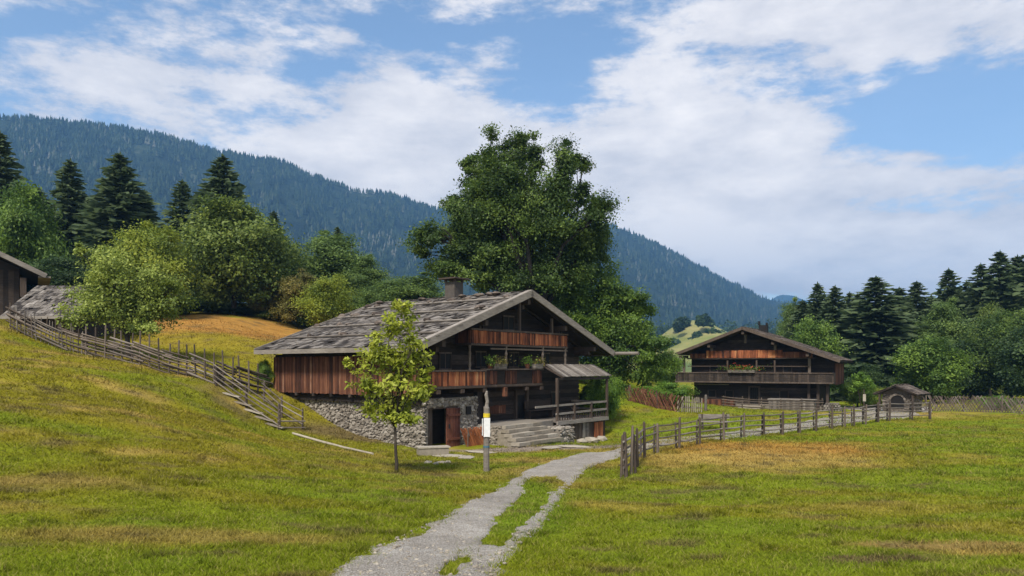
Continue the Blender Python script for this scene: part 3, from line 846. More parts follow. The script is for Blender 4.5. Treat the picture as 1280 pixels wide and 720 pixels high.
# pale apple tree behind the slope fence, and the crowns right behind it
f0 = ground(160, 40.2)
plant_tree('apple_tree', f0, broadleaf('t', px_lobes(f0, 40.2, [(108, 370, 30, 26), (118, 335, 18, 22), (150, 345, 34, 28), (104, 315, 8, 20), (185, 360, 34, 28), (150, 385, 44, 24), (205, 385, 30, 18), (110, 395, 30, 18), (178, 402, 36, 14), (215, 362, 18, 18), (132, 318, 12, 16), (190, 415, 20, 8)], 2, 0.7),
    0.16, 1.3, 12, clumps=13, leaves=130, leaf=0.165, mat='leaf_apple', spread=0.42), 'pale green bushy fruit tree leaning over the stick fence', 'tree')

def oval(h, wd, seed, n=9, low=0.22):
    """lobes of a free-standing oval crown of height h and width wd"""
    r = random.Random(seed); out = []
    for i in range(n):
        t = (i + 0.5) / n
        z = h * (low + (1 - low) * (0.08 + 0.84 * t))
        prof = math.sin(math.pi * (0.16 + 0.78 * t)) ** 0.7
        a = i * 2.4 + r.random()
        rr = wd * 0.5 * prof
        out.append((math.cos(a) * rr * 0.52, math.sin(a) * rr * 0.52, z, rr * 0.62, rr * 0.62, h * (1 - low) * 0.16 + 0.2 * rr))
    return out
BT = {}
def bt(kind):
    if kind not in BT:
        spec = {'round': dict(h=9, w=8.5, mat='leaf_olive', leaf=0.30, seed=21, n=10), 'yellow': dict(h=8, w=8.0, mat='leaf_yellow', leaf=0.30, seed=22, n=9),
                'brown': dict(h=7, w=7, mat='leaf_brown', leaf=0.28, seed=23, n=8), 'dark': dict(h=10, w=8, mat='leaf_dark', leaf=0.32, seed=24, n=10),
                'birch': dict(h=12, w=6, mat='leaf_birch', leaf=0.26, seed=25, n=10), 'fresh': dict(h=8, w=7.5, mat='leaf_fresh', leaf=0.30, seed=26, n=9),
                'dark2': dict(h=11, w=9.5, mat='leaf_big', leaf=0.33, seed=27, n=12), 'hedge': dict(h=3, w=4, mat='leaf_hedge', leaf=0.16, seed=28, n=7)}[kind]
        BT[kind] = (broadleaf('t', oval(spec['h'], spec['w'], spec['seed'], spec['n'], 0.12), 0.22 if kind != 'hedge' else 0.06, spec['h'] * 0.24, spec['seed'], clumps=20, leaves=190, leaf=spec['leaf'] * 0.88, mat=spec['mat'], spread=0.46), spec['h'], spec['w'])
    return BT[kind]
def put(kind, px, py_top, wpx, Y, label, cat='tree', name='broadleaf_tree', group=None, rz=None):
    """one tree of a kind with its tip at a picture height and a width in pixels"""
    me, h, wd = bt(kind)
    p = ground(px, Y)
    top = EYE + (HZ - py_top) / F * Y
    return plant_tree(name, p, me, label, cat, group, (px * 0.7) % 6.28 if rz is None else rz, wpx / F * Y / wd / 1.08, (top - p.z) / h / 1.0)

put('yellow', 190, 284, 105, 57, 'yellow green rounded tree just behind the pale fruit tree')
put('round', 292, 256, 150, 65, 'large olive green maple above the rust coloured meadow')
put('brown', 378, 344, 78, 64, 'browning leafy tree at the right edge of the rust meadow')
put('yellow', 412, 348, 78, 61, 'round yellow topped bush tree over the low left end of the farmhouse roof')
put('birch', 412, 288, 95, 80, 'soft green pointed tree behind the yellow topped bush tree')
put('birch', 455, 318, 62, 78, 'soft green slim tree above the farmhouse ridge, left of the chimney')
put('birch', 524, 343, 100, 68, 'pale soft green tree directly behind the farmhouse chimney')
put('birch', 482, 350, 70, 70, 'low green tree peeping over the ridge between two pale trees')
put('fresh', 25, 238, 100, 62, 'dark leafy tree at the left picture edge above the barn roof')
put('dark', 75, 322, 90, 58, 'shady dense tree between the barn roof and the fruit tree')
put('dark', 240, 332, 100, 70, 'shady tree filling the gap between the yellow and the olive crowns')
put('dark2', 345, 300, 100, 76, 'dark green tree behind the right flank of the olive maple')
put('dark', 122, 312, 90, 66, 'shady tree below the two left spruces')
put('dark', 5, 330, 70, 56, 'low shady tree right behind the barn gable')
put('brown', 336, 352, 60, 66, 'small brownish bush tree under the olive maple', cat='tree')

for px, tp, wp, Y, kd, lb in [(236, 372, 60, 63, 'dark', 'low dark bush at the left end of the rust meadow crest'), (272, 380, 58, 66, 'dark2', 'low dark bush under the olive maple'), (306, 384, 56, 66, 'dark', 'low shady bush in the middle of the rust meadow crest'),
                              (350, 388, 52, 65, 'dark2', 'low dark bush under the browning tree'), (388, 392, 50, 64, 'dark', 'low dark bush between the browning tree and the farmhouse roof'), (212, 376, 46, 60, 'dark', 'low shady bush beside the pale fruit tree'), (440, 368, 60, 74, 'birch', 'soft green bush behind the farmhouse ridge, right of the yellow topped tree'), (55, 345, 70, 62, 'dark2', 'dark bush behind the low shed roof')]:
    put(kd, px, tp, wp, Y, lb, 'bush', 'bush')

# conifers
def spruce(seed, h=18.0, R=3.4, mat='needle', nb=300, spr=17, taper=0.80, low=0.05, size=0.70):
    rng = np.random.default_rng(seed); mb = MB(seed)
    mb.tube([(0, 0, -0.4), (0.03, 0, h * 0.4), (0, 0.02, h * 0.97)], [h * 0.014, h * 0.009, 0.02], 6)
    P, A, B, T = [], [], [], []
    for i in range(nb):
        t = (i + rng.random()) / nb
        t = t ** 0.92
        z = h * (low + (0.985 - low) * t)
        Lb = R * (1 - t) ** taper * rng.uniform(0.68, 1.15) + 0.22
        a = i * 2.39996 + rng.uniform(-.4, .4)
        dr = np.array([math.cos(a), math.sin(a), 0.0])
        droop = -0.42 - 0.32 * (1 - t) + rng.normal(0, 0.16)
        lift = 0.12 + 0.5 * t
        n = max(3, int(spr * (0.3 + 0.7 * Lb / R)))
        tb = rng.random()
        for k in range(n):
            s = (k + 0.6) / n
            s = s ** 0.8
            c = np.array([0, 0, z]) + dr * Lb * s + np.array([0, 0, 1]) * (Lb * (droop * s + (lift * 0.55) * s * s))
            side = np.array([-dr[1], dr[0], 0]) * rng.normal(0, 1) * 0.26 * Lb * (1 - s * 0.75)
            c = c + side
            dirv = dr * rng.uniform(.6, 1.1) + side / (np.linalg.norm(side) + .3) * 0.8 + np.array([0, 0, -0.5 + 0.4 * t + rng.normal(0, .3)])
            dirv /= np.linalg.norm(dirv)
            wv = np.cross(dirv, np.array([rng.normal(0, .9), rng.normal(0, .9), 0.7])); wv /= np.linalg.norm(wv)
            sz = size * (0.55 + 0.6 * rng.random()) * (0.45 + 0.75 * min(1, Lb / 1.8))
            P.append(c); A.append(dirv * sz * 0.62); B.append(wv * sz * 0.33); T.append(np.clip(0.35 * tb + 0.45 * rng.random() + 0.22 * s, 0, 1))
    # leader and its upright top shoots
    for k in range(26):
        a = k * 2.4; q = rng.random(); P.append(np.array([math.cos(a) * .30 * q, math.sin(a) * .30 * q, h * (0.985 - 0.075 * q)])); A.append(np.array([math.cos(a) * .22, math.sin(a) * .22, 0.16])); B.append(np.array([-math.sin(a), math.cos(a), 0.3]) * 0.11); T.append(.5)
    for k in range(6):
        P.append(np.array([0, 0, h * (0.955 + 0.007 * k)])); A.append(np.array([0.02, 0, 0.28])); a = k * 1.2; B.append(np.array([math.cos(a), math.sin(a), 0]) * 0.08); T.append(.5)
    P, A, B = map(np.array, (P, A, B))
    V = np.stack([P - A * 0.8, P + B - np.array([0, 0, .04]), P + A, P - B - np.array([0, 0, .04])], 1).reshape(-1, 3)
    return mb.mesh('trunk', M['bark'], True), np_mesh('crown', V, np.arange(len(V)).reshape(-1, 4), M[mat], tone=np.repeat(T, 4))
SP = [spruce(31), spruce(32, R=3.9, nb=330), spruce(33, R=3.1, nb=290, taper=0.72), spruce(34, R=3.4, nb=270, taper=0.66, low=0.10)]
def put_spruce(px, py_top, wpx, Y, label, var=0, group=None, rz=None):
    p = ground(px, Y); top = EYE + (HZ - py_top) / F * Y
    return plant_tree('spruce_tree', p, SP[var], label, 'spruce', group, (px * 1.3) % 6.28 if rz is None else rz, wpx * 1.42 / F * Y / 6.6, (top - p.z) / 18.0)
put_spruce(88, 198, 78, 76, 'slender dark spruce, second from the left edge', 2)
put_spruce(150, 190, 95, 74, 'full dark spruce between the slender one and the short one', 1)
put_spruce(181, 236, 62, 78, 'shorter spruce pressed against the right of the full dark spruce', 0)
put_spruce(228, 224, 70, 82, 'short pale spruce left of the broad pointed one', 0)
put_spruce(278, 192, 92, 79, 'broad pointed spruce rising over the olive maple', 1)
put_spruce(0, 163, 80, 66, 'tallest spruce, cut by the left picture edge', 0)
put_spruce(342, 262, 44, 88, 'small lone spruce top right of the olive maple', 2)
put_spruce(422, 282, 42, 92, 'little spruce tip above the soft green pointed tree', 0)
put_spruce(45, 232, 70, 80, 'dim spruce behind the dark leafy tree', 3)
put_spruce(116, 250, 70, 84, 'dim spruce filling between the slender and the full one', 3)

# right-hand wood
RW = [(1003, 374, 60, 88, 0), (1022, 352, 56, 90, 1), (1044, 356, 64, 86, 2), (1062, 364, 56, 92, 0), (1095, 344, 100, 82, 1), (1124, 358, 74, 86, 0), (1146, 350, 66, 92, 2),
      (1186, 335, 70, 92, 0), (1208, 350, 58, 98, 3), (1226, 328, 66, 90, 2), (1250, 312, 74, 88, 1), (1272, 318, 76, 92, 0), (1300, 300, 84, 90, 3), (1164, 368, 60, 100, 3), (1076, 380, 80, 96, 3), (1335, 310, 80, 95, 1)]
SL = ['smallest spruce at the left end of the right wood', 'twin topped looking spruce just right of the small end one', 'narrow spruce over the right eave of the far house', 'low dim spruce beside the narrow one over the eave',
      'massive dark spruce, the widest of the right wood', 'dark spruce leaning on the right of the widest one', 'spruce in the dip left of the pale leafy tree', 'pointed spruce standing above the pale leafy tree',
      'dim spruce in the notch right of the pointed one', 'slender spruce below the tall pair at the right edge', 'tall spruce, left of the pair at the right edge', 'tall spruce, right of the pair at the right edge',
      'spruce cut by the right picture edge', 'dim spruce behind the pale leafy tree', 'dim low spruce behind the widest one', 'spruce just outside the right picture edge']
for (px, py, wp, Y, v), lb in zip(RW, SL):
    put_spruce(px, py, wp, Y, lb, v)
for px, tp, lb in [(1012, 380, 'dim spruce between the smallest one and its twin topped neighbour'), (1034, 374, 'dim spruce between the twin topped and the narrow one'), (1054, 378, 'dim spruce filling the gap over the chalet eave'), (1072, 366, 'dim spruce touching the left flank of the widest one'),
                   (1112, 372, 'dim spruce touching the right flank of the widest one'), (1136, 368, 'dim spruce in the dip right of the widest one'), (1172, 372, 'dim spruce just left of the pointed one'), (1197, 360, 'dim spruce just right of the pointed one'),
                   (1217, 354, 'dim spruce below the slender one'), (1239, 343, 'dim spruce between the slender one and the tall pair'), (1262, 336, 'dim spruce between the two of the tall pair'), (1286, 326, 'dim spruce right of the tall pair at the right edge'), (992, 388, 'low dim spruce at the far left end of the right wood')]:
    put_spruce(px, tp, 52, 101, lb, (px // 7) % 4)
put('birch', 1180, 374, 66, 80, 'pale leafy tree with a light stem in the middle of the right wood')
put('fresh', 1016, 404, 76, 76, 'bright green bush tree behind the far house roof, right of its chimney')
put('birch', 990, 374, 40, 90, 'thin pale tree at the left end of the right wood')
put('fresh', 1166, 426, 92, 68, 'round green bush tree behind the oven hut fence')
put('dark2', 1264, 392, 112, 72, 'big dark leafy tree hanging over the right end of the lattice fence')
put('round', 1238, 384, 60, 82, 'olive leafy tree below the tall spruce pair')
put('dark', 1080, 455, 60, 78, 'shady tree behind the gap between the far house and the oven hut')
put('dark', 1212, 425, 80, 74, 'low shady tree between the round bush tree and the big dark tree')
put('dark', 1310, 400, 110, 66, 'shady tree cut by the right picture edge')
put('dark', 1050, 445, 46, 84, 'shady low tree hidden behind the right wall of the far house')
put('fresh', 1072, 474, 44, 62, 'low green bush right of the far house', cat='bush', name='bush')
put('yellow', 1090, 484, 46, 63, 'yellow green bush left of the oven hut', cat='bush', name='bush')
put('fresh', 1118, 488, 40, 65, 'low green bush behind the oven hut roof', cat='bush', name='bush')
put('hedge', 1245, 496, 46, 58, 'low pale bush at the foot of the dark wood behind the lattice fence', cat='bush', name='bush')
put('hedge', 838, 480, 60, 50.5, 'bright green garden bush in front of the far house left corner', cat='bush', name='bush')
put('hedge', 810, 484, 44, 52.2, 'bright green garden bush over the red lattice fence', cat='bush', name='bush')
put('fresh', 834, 440, 40, 70, 'green bush tree left of the far house wall')
put('birch', 820, 452, 36, 74, 'pale green bush tree behind the garden bushes')
put('hedge', 757, 470, 50, 45.0, 'dark green climbing bush at the right end of the deck', cat='bush', name='bush')
put('dark', 735, 482, 26, 46.8, 'shady bush tucked under the porch roof end', cat='bush', name='bush')
put('fresh', 330, 452, 24, 38.9, 'small green bush at the rear corner of the farmhouse boards', cat='bush', name='bush')

# clumps on the hill across the valley, and the valley wood at the mountain's foot
def far_wood(name, spots, label, h=(9, 15)):
    rng = np.random.default_rng(77); P, T = [], []
    for (x, y, z) in spots:
        hh_ = rng.uniform(*h); n = 130
        d = rng.normal(0, 1, (n, 3)); d /= np.linalg.norm(d, axis=1)[:, None]
        P.append(np.array([x, y, z + hh_ * 0.5]) + d * np.array([hh_ * .42, hh_ * .42, hh_ * .52]) * rng.uniform(.7, 1.05, (n, 1)))
        T.append(np.clip(rng.uniform(0.1, 0.8) + rng.normal(0, .15, n), 0, 1))
    Vv, Ff = leaf_quads(np.concatenate(P), 2.6, rng, None, 0.8, 0.8)
    tag(obj(name, np_mesh(name, Vv, Ff, M['leaf_dark'], tone=np.repeat(np.concatenate(T), 4))), label, 'wood', kind='stuff')
rnd = random.Random(4); spots = []
for i in range(150):
    px = rnd.uniform(790, 1050); Y = rnd.uniform(640, 860); x = (px - 640) / F * Y
    spots.append((x, Y, EYE + (HZ - rnd.uniform(414, 440)) / F * Y - 6))
far_wood('valley_forest', spots, 'bluish wood along the foot of the mountain', (12, 20))
spots = []
for px, py, n, sp in [(868, 424, 9, 10), (850, 404, 4, 8), (838, 432, 8, 10), (905, 424, 7, 12), (892, 430, 5, 10), (880, 400, 3, 8), (858, 436, 8, 14), (895, 414, 5, 8), (880, 420, 6, 14)]:
    for k in range(n):
        Y = rnd.uniform(470, 500); x = (px + rnd.uniform(-sp, sp) - 640) / F * Y
        spots.append((x, Y, EYE + (HZ - py - rnd.uniform(0, 8)) / F * Y - 3))
far_wood('field_copse', spots, 'dark copses dotted over the pale valley fields', (5, 9))


# ------------------------------------------------------------------ buildings
def shingle_plane(mb, o, u, v, nrm, lu, lv, row=0.42, wmin=0.14, wmax=0.30, seed=0, gap=0.03):
    """rows of split shingles: o eave corner, u along the eave, v up the slope"""
    r = random.Random(seed); o, u, v, nrm = Vector(o), Vector(u).normalized(), Vector(v).normalized(), Vector(nrm).normalized()
    k = 0; y = 0.0
    while y < lv - 0.1:
        x = -r.random() * 0.1
        rh = row * r.uniform(0.85, 1.15)
        while x < lu:
            wd = r.uniform(wmin, wmax)
            ln = min(rh * r.uniform(1.35, 1.7), lv - y + 0.15)
            if r.random() > gap:
                lift = 0.028 + 0.03 * r.random()
                st = y - r.uniform(0, 0.07) if k else y - 0.02
                c = o + u * (x + wd / 2) + v * (st + ln / 2) + nrm * lift
                lift += 0.035 * (r.random() ** 4)
                vv2 = (v - nrm * (0.035 + r.uniform(0, 0.05)) + u * r.uniform(-.06, .06)).normalized()
                nn = u.cross(vv2)
                if nn.dot(nrm) < 0: nn = -nn
                mb.obox(c, u * (wd / 2 - 0.008), vv2 * ln / 2, nn * 0.014)
            x += wd
        y += rh; k += 1

def stones(mb, o, u, v, nrm, lu, lv, seed=0, sz=(0.12, 0.34), hole=None):
    """rubble: irregular stones scattered close together over a wall face"""
    r = random.Random(seed); o, u, v, nrm = Vector(o), Vector(u).normalized(), Vector(v).normalized(), Vector(nrm).normalized()
    y = -0.05
    while y < lv:
        x = r.uniform(-0.15, 0.05)
        while x < lu:
            wd = sz[0] + (sz[1] - sz[0]) * r.random() ** 1.8; h = wd * r.uniform(0.42, 0.85)
            cx, cy = x + wd / 2, y + r.uniform(-.06, .06)
            if 0 < cx < lu and 0 < cy < lv and not (hole and hole(cx, cy)):
                c = o + u * cx + v * cy; tn = r.random()
                q = r.uniform(-.45, .45); uu, vv_ = u * math.cos(q) + v * math.sin(q), v * math.cos(q) - u * math.sin(q)
                a, b, d = uu * wd * 0.52, vv_ * h * 0.52, nrm * r.uniform(0.02, 0.08)
                ring = [(1 * r.uniform(.75, 1.1), k * math.pi * 2 / 7 + r.uniform(-.25, .25)) for k in range(7)]
                P = [c + a * math.cos(t) * m * s + b * math.sin(t) * m * s + d * z for s, z in ((1.0, -0.4), (0.7, 1.0)) for m, t in ring]
                mb.add(P, [(i, (i + 1) % 7, 7 + (i + 1) % 7, 7 + i) for i in range(7)] + [tuple(range(7, 14))], tn)
            x += wd * r.uniform(.86, 1.0)
        y += r.uniform(.085, .135)

def boards(mb, o, u, v, nrm, lu, lv, wd=0.16, th=0.03, seed=0, jit=0.04, skip=0.0, round_end=False):
    """upright boards side by side: o lower corner, u along, v up"""
    r = random.Random(seed); o, u, v, nrm = Vector(o), Vector(u).normalized(), Vector(v).normalized(), Vector(nrm).normalized()
    x = 0.0
    while x < lu - 0.02:
        b = min(wd * r.uniform(0.75, 1.25), lu - x)
        if r.random() >= skip:
            j0, j1 = r.uniform(0, min(jit, .035)), r.uniform(0, jit)
            mb.obox(o + u * (x + b / 2) + v * ((lv - j1 + j0) / 2) + nrm * (r.uniform(-.006, .006)), u * (b / 2 - 0.006), v * (lv - j1 - j0) / 2, nrm * th / 2)
        x += b

X_, Y_, Z_ = Vector((1, 0, 0)), Vector((0, 1, 0)), Vector((0, 0, 1))

def farmhouse():
    rt = empty('farmhouse', (0.987, 38, 0), math.radians(52), 'large old timber farmhouse on a stone base with shingled gable roof, nearest house', 'farmhouse')
    TP = 0.36; AP = 7.22; W = 8.3
    cs = 1 / math.sqrt(1 + TP * TP); sn = TP * cs
    def zr(t, off=0.0): return AP - abs(t) * TP - off
    # log walls: core and proud logs in the gable
    mb = MB(1)
    x0, x1, y0, y1, zb = -7.1, 6.9, 1.6, 11.2, -0.6
    pr = [(x0, zb), (x1, zb), (x1, zr(x1, .22)), (0, zr(0, .22)), (x0, zr(x0, .22))]
    P = [(x, y0, z) for x, z in pr] + [(x, y1, z) for x, z in pr]
    mb.add(P, [(0, 1, 2, 3, 4), (9, 8, 7, 6, 5)] + [(i, 5 + i, 5 + (i + 1) % 5, (i + 1) % 5) for i in range(5)], 0.35)
    z = 0.62; r = random.Random(5)
    while z < 6.6:
        h = r.uniform(0.2, 0.28)
        half = min(6.9, (AP - .3 - (z + h)) / TP)
        xa, xb = max(-7.1, -half), min(6.9, half)
        if half > 0.3:
            segs = [(xa, xb)]
            if z + h < 2.05:
                segs = [(-3.4, 0.55), (1.62, xb)]
            for a, b in segs:
                mb.box(a, b, 1.53 + r.uniform(-.015, .015), 1.62, z + 0.012, z + h - 0.012)
        z += h
    mb.build('log_wall', M['wood_dark'], rt)
    # upper windows in the shade of the balconies
    for (a, b, c, d) in [(-5.2, -4.5, 3.3, 4.0), (-2.6, -1.9, 3.4, 4.1), (0.1, 0.8, 3.4, 4.1), (3.0, 3.7, 3.4, 4.1), (-0.4, 0.4, 5.35, 6.0), (-2.9, -2.3, 1.15, 1.75), (4.0, 4.7, 1.2, 1.9)]:
        m2 = MB(2); m2.box(a - .08, b + .08, 1.46, 1.5, c - .08, c); m2.box(a - .08, b + .08, 1.46, 1.5, d, d + .08); m2.box(a - .08, a, 1.46, 1.5, c, d); m2.box(b, b + .08, 1.46, 1.5, c, d); m2.box((a + b) / 2 - .02, (a + b) / 2 + .02, 1.47, 1.5, c, d)
        fr = m2.build('window', M['wood_mid'], rt)
        m3 = MB(2); m3.box(a, b, 1.487, 1.51, c, d); m3.build('pane', M['interior'], fr)
    # stone base under the left part, with the cellar door opening
    mb = MB(3)
    mb.box(-7.1, -6.8, 0.7, 11.0, -0.9, 2.02); mb.box(-4.79, -3.47, 0.7, 1.58, -0.9, 1.95); mb.box(-7.1, -4.79, 0.7, 1.58, 1.55, 1.95); mb.box(-7.1, -6.95, 0.7, 1.58, -0.9, 1.55)
    base = mb.build('stone_base', M['mortar'], rt)
    mb = MB(4)
    stones(mb, (-7.1, 11.0, -0.7), -Y_, Z_, -X_, 10.3, 2.7, 6)
    stones(mb, (-4.79, 0.7, -0.7), X_, Z_, -Y_, 1.32, 2.62, 7, (0.14, 0.34), lambda x, y: abs(x - 0.68) < 0.24 and 1.75 < y < 2.3)
    stones(mb, (-7.1, 0.7, 1.56), X_, Z_, -Y_, 2.3, 0.36, 8)
    stones(mb, (-7.12, 0.69, -0.7), X_, Z_, -Y_, 0.2, 2.3, 9, (.12, .2))
    stones(mb, (-3.47, 0.7, -0.7), Y_, Z_, X_, 0.85, 2.62, 10, (0.14, 0.34))
    mb.build('stones', M['stone'], base)
    mb = MB(4); mb.box(-4.27, -3.93, 0.64, 0.72, 1.12, 1.5); mb.build('small_window', M['interior'], rt)
    # cellar: planked half, dark opening and the open red leaf
    mb = MB(5); boards(mb, (-6.95, 0.95, -0.42), X_, Z_, -Y_, 0.65, 1.97, 0.18, 0.05, 5); mb.box(-6.95, -4.8, 0.74, 0.84, 1.46, 1.548)
    mb.build('plank_wall', M['wood_mid'], rt)
    mb = MB(6); boards(mb, (-5.70, 0.62, -0.36), X_, Z_, -Y_, 0.92, 1.85, 0.19, 0.05, 6); mb.box(-5.68, -4.80, 0.55, 0.60, 0.0, 0.1); mb.box(-5.68, -4.80, 0.55, 0.60, 1.1, 1.2)
    dr = mb.build('cellar_door', M['wood_red'], rt); dr['label'] = 'open red brown cellar door leaf'
    mb = MB(6); mb.box(-5.62, -5.56, 0.50, 0.55, 0.55, 0.75); mb.build('handle', M['iron'], dr)
    mb = MB(7); mb.box(-7.2, -4.6, 0.2, 0.7, -0.62, -0.36); mb.build('sill', M['step_stone'], rt)
    # board clad upper floor along the left side
    mb = MB(8); boards(mb, (-7.52, 11.35, 2.04), -Y_, Z_, -X_, 10.8, 1.86, 0.14, 0.04, 9, 0.035)
    mb.build('side_boarding', M['wood_side'], rt)
    mb = MB(9); mb.box(-7.30, -6.9, 0.72, 11.2, 1.70, 2.02, .1); mb.box(-7.44, -7.1, 0.6, 11.3, 2.15, 2.32, .2); mb.box(-7.46, -7.2, 0.55, 11.3, 3.86, 4.02, .3); mb.box(-7.49, -7.1, 11.1, 11.36, 2.1, 3.9, .2)  # lowest box is a dark band standing in for shade below the boarding
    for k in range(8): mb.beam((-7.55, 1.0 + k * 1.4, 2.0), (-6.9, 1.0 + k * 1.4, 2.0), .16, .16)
    mb.build('floor_beam_and_shade_band', M['wood_dark'], rt)
    # roof: slab, shingles, verge boards, ridge, stones
    rs, rl, rr = Vector((cs, 0, sn)), Vector((-sn, 0, cs)), None
    LV = W / cs
    mb = MB(10)
    for sg in (-1, 1):
        c = Vector((sg * W / 2, 5.9, AP - W / 2 * TP - 0.08)); v = Vector((-sg * cs, 0, sn)); nrm = Vector((sg * sn, 0, cs))
        mb.obox(c, v * LV / 2, Y_ * 5.86, nrm * 0.06)
    for k in range(11):
        for sg in (-1, 1):
            v = Vector((-sg * cs, 0, sn)); nrm = Vector((sg * sn, 0, cs))
            mb.obox(Vector((sg * W / 2, 0.35 + k * 1.1, AP - W / 2 * TP - 0.2)), v * (LV / 2 - .05), Y_ * .06, nrm * .058)
    roof = mb.build('roof', M['wood_dark'], rt)
    for sg, gp in ((-1, 0.045), (1, 0.03)):
        mb = MB(11 + sg); v = Vector((-sg * cs, 0, sn)); nrm = Vector((sg * sn, 0, cs))
        shingle_plane(mb, (sg * W, 0.0, AP - W * TP), Y_, v, nrm, 11.8, LV + 0.02, 0.33, 0.13, 0.42, 20 + sg, gp * 2.6)
        mb.build('shingles', M['shingle'], roof)
    mb = MB(13); r = random.Random(8)
    for sg in (-1, 1):
        v = Vector((-sg * cs, 0, sn)); nrm = Vector((sg * sn, 0, cs))
        for q in (1.7, 3.6, 5.5, 7.4):
            mb.tube([Vector((sg * W, 0.2, AP - W * TP)) + v * q + nrm * .12, Vector((sg * W, 5.8, AP - W * TP)) + v * (q + .03) + nrm * .13, Vector((sg * W, 11.5, AP - W * TP)) + v * q + nrm * .12], [.055, .06, .05], 6)
    mb.build('weight_pole', M['wood_grey'], roof)
    r = random.Random(14)
    for k in range(46):
        sg = -1 if k % 5 else 1
        v = Vector((-sg * cs, 0, sn)); nrm = Vector((sg * sn, 0, cs))
        q = r.choice((1.85, 3.75, 5.65, 7.55, 8.5)); p = Vector((sg * W, r.uniform(.4, 11.4), AP - W * TP)) + v * q + nrm * .15
        mb = MB(k); mb.rock(p, r.uniform(.16, .30), r.uniform(.18, .34), r.uniform(.09, .16), r.random() * 3); mb.build('roof_stone', M['shingle_brown'], roof)
    mb = MB(15)
    for sg in (-1, 1):
        v = Vector((-sg * cs, 0, sn)); nrm = Vector((sg * sn, 0, cs))
        c0 = Vector((sg * W / 2, 0, AP - W / 2 * TP))
        mb.obox(c0 + Y_ * -0.05 - nrm * .06, v * (LV / 2 + .04), Y_ * .035, nrm * .17, .78)
        mb.obox(c0 + Y_ * 11.85 - nrm * .04, v * (LV / 2 + .04), Y_ * .035, nrm * .15, .6)
        mb.obox(c0 + Y_ * 0.10 + nrm * .10, v * (LV / 2 + .02), Y_ * .14, nrm * .018, .95)
    mb.box(-8.42, -8.33, 0.05, 11.8, AP - W * TP - .2, AP - W * TP + .02, .7)
    mb.box(8.33, 8.42, 0.05, 11.8, AP - W * TP - .2, AP - W * TP + .02, .5)
    mb.build('verge_board', M['wood_verge'], roof)
    mb = MB(16); mb.tube([(8.5, -1.6, 4.17), (8.5, 5, 4.2), (8.5, 11.9, 4.22)], [.10, .11, .11], 8, .7); mb.build('log_gutter', M['wood_grey'], roof)
    # purlins under the gable
    for t in (-6.4, -3.4, 0.0, 3.4, 6.4):
        mb = MB(17); zz = zr(t, .50); mb.box(t - .11, t + .11, 0.12, 1.6, zz - .13, zz + .13, .45); mb.box(t - .09, t + .09, 0.5, 1.6, zz - .36, zz - .14, .4)
        mb.build('purlin', M['wood_mid'], rt)
    # chimney
    mb = MB(18); cx0, cy0 = 0.15, 5.5
    mb.box(cx0 - .36, cx0 + .36, cy0 - .36, cy0 + .36, 6.5, 8.12); ch = mb.build('chimney', M['chimney'], roof)
    mb = MB(19)
    for sx in (-.32, .32):
        for sy in (-.34, .34): mb.box(cx0 + sx - .06, cx0 + sx + .06, cy0 + sy - .06, cy0 + sy + .06, 8.12, 8.26)
    mb.box(cx0 - .62, cx0 + .62, cy0 - .62, cy0 + .62, 8.26, 8.34, .5)
    mb.build('chimney_cap', M['wood_mid'], roof)
    # upper balcony
    mb = MB(20); mb.box(-4.2, 4.0, 0.45, 1.5, 4.42, 4.52, .4); mb.box(-4.22, 4.02, 0.38, 0.5, 5.13, 5.22, .8); mb.box(-4.22, 4.02, 0.40, 0.47, 4.40, 4.50, .7)
    ub = mb.build('upper_balcony', M['wood_mid'], rt)
    mb = MB(21); boards(mb, (-4.15, 0.43, 4.50), X_, Z_, -Y_, 8.1, 0.64, 0.12, 0.03, 23, 0.05); mb.build('boards', M['wood_orange'], ub)
    mb = MB(21); boards(mb, (-4.18, 1.45, 4.50), -Y_, Z_, -X_, 1.0, 0.64, 0.17, 0.03, 24, 0.03); mb.build('end_boards', M['wood_side'], ub); mb = MB(22); boards(mb, (3.98, 1.45, 4.50), -Y_, Z_, X_, 1.0, 0.64, 0.17, 0.03, 25, 0.03); mb.build('end_boards', M['wood_side'], ub)
    for t in (-0.37, 2.53):
        mb = MB(22); mb.box(t - .06, t + .06, .42, .54, 5.22, zr(t, .3), .7); mb.build('gable_post', M['wood_mid'], rt)
    for t in (-3.3, 3.4):
        mb = MB(22); mb.box(t - .05, t + .05, .42, .54, 5.22, zr(t, .3), .2); mb.build('gable_post', M['wood_dark'], rt)
    mb = MB(23); mb.beam((-2.7, .47, 4.27), (4.0, .47, 4.27), .08, .08, tone=.7); mb.build('hanging_rail', M['wood_post'], rt)
    # carved posts between the balconies
    for t in (-4.25, -1.49, 1.66, 3.83):
        mb = MB(24); n = 9
        pts = [(t, .47, 3.2 + k * 1.22 / n) for k in range(n + 1)]
        mb.tube(pts, [.075, .05, .085, .055, .07, .05, .085, .05, .06, .08], 8, .8); mb.build('carved_post', M['wood_post'], rt)
    # lower balcony: boarded left bay, half open right bay
    mb = MB(25)
    mb.box(-7.0, -3.35, .30, 1.5, 2.36, 2.45, .4); mb.box(-7.0, -3.3, .22, .40, 3.16, 3.24, .75); mb.box(-7.0, -3.3, .25, .36, 2.38, 2.50, .6)
    mb.box(-3.30, 1.6, .45, 1.5, 2.36, 2.45, .4); mb.box(-3.28, 1.62, .38, .58, 3.22, 3.29, .95); mb.box(-3.28, 1.62, .42, .50, 2.40, 2.50, .8)
    mb.box(-3.38, -3.26, .26, .56, 2.36, 3.3, .4)
    lb = mb.build('lower_balcony', M['wood_mid'], rt)
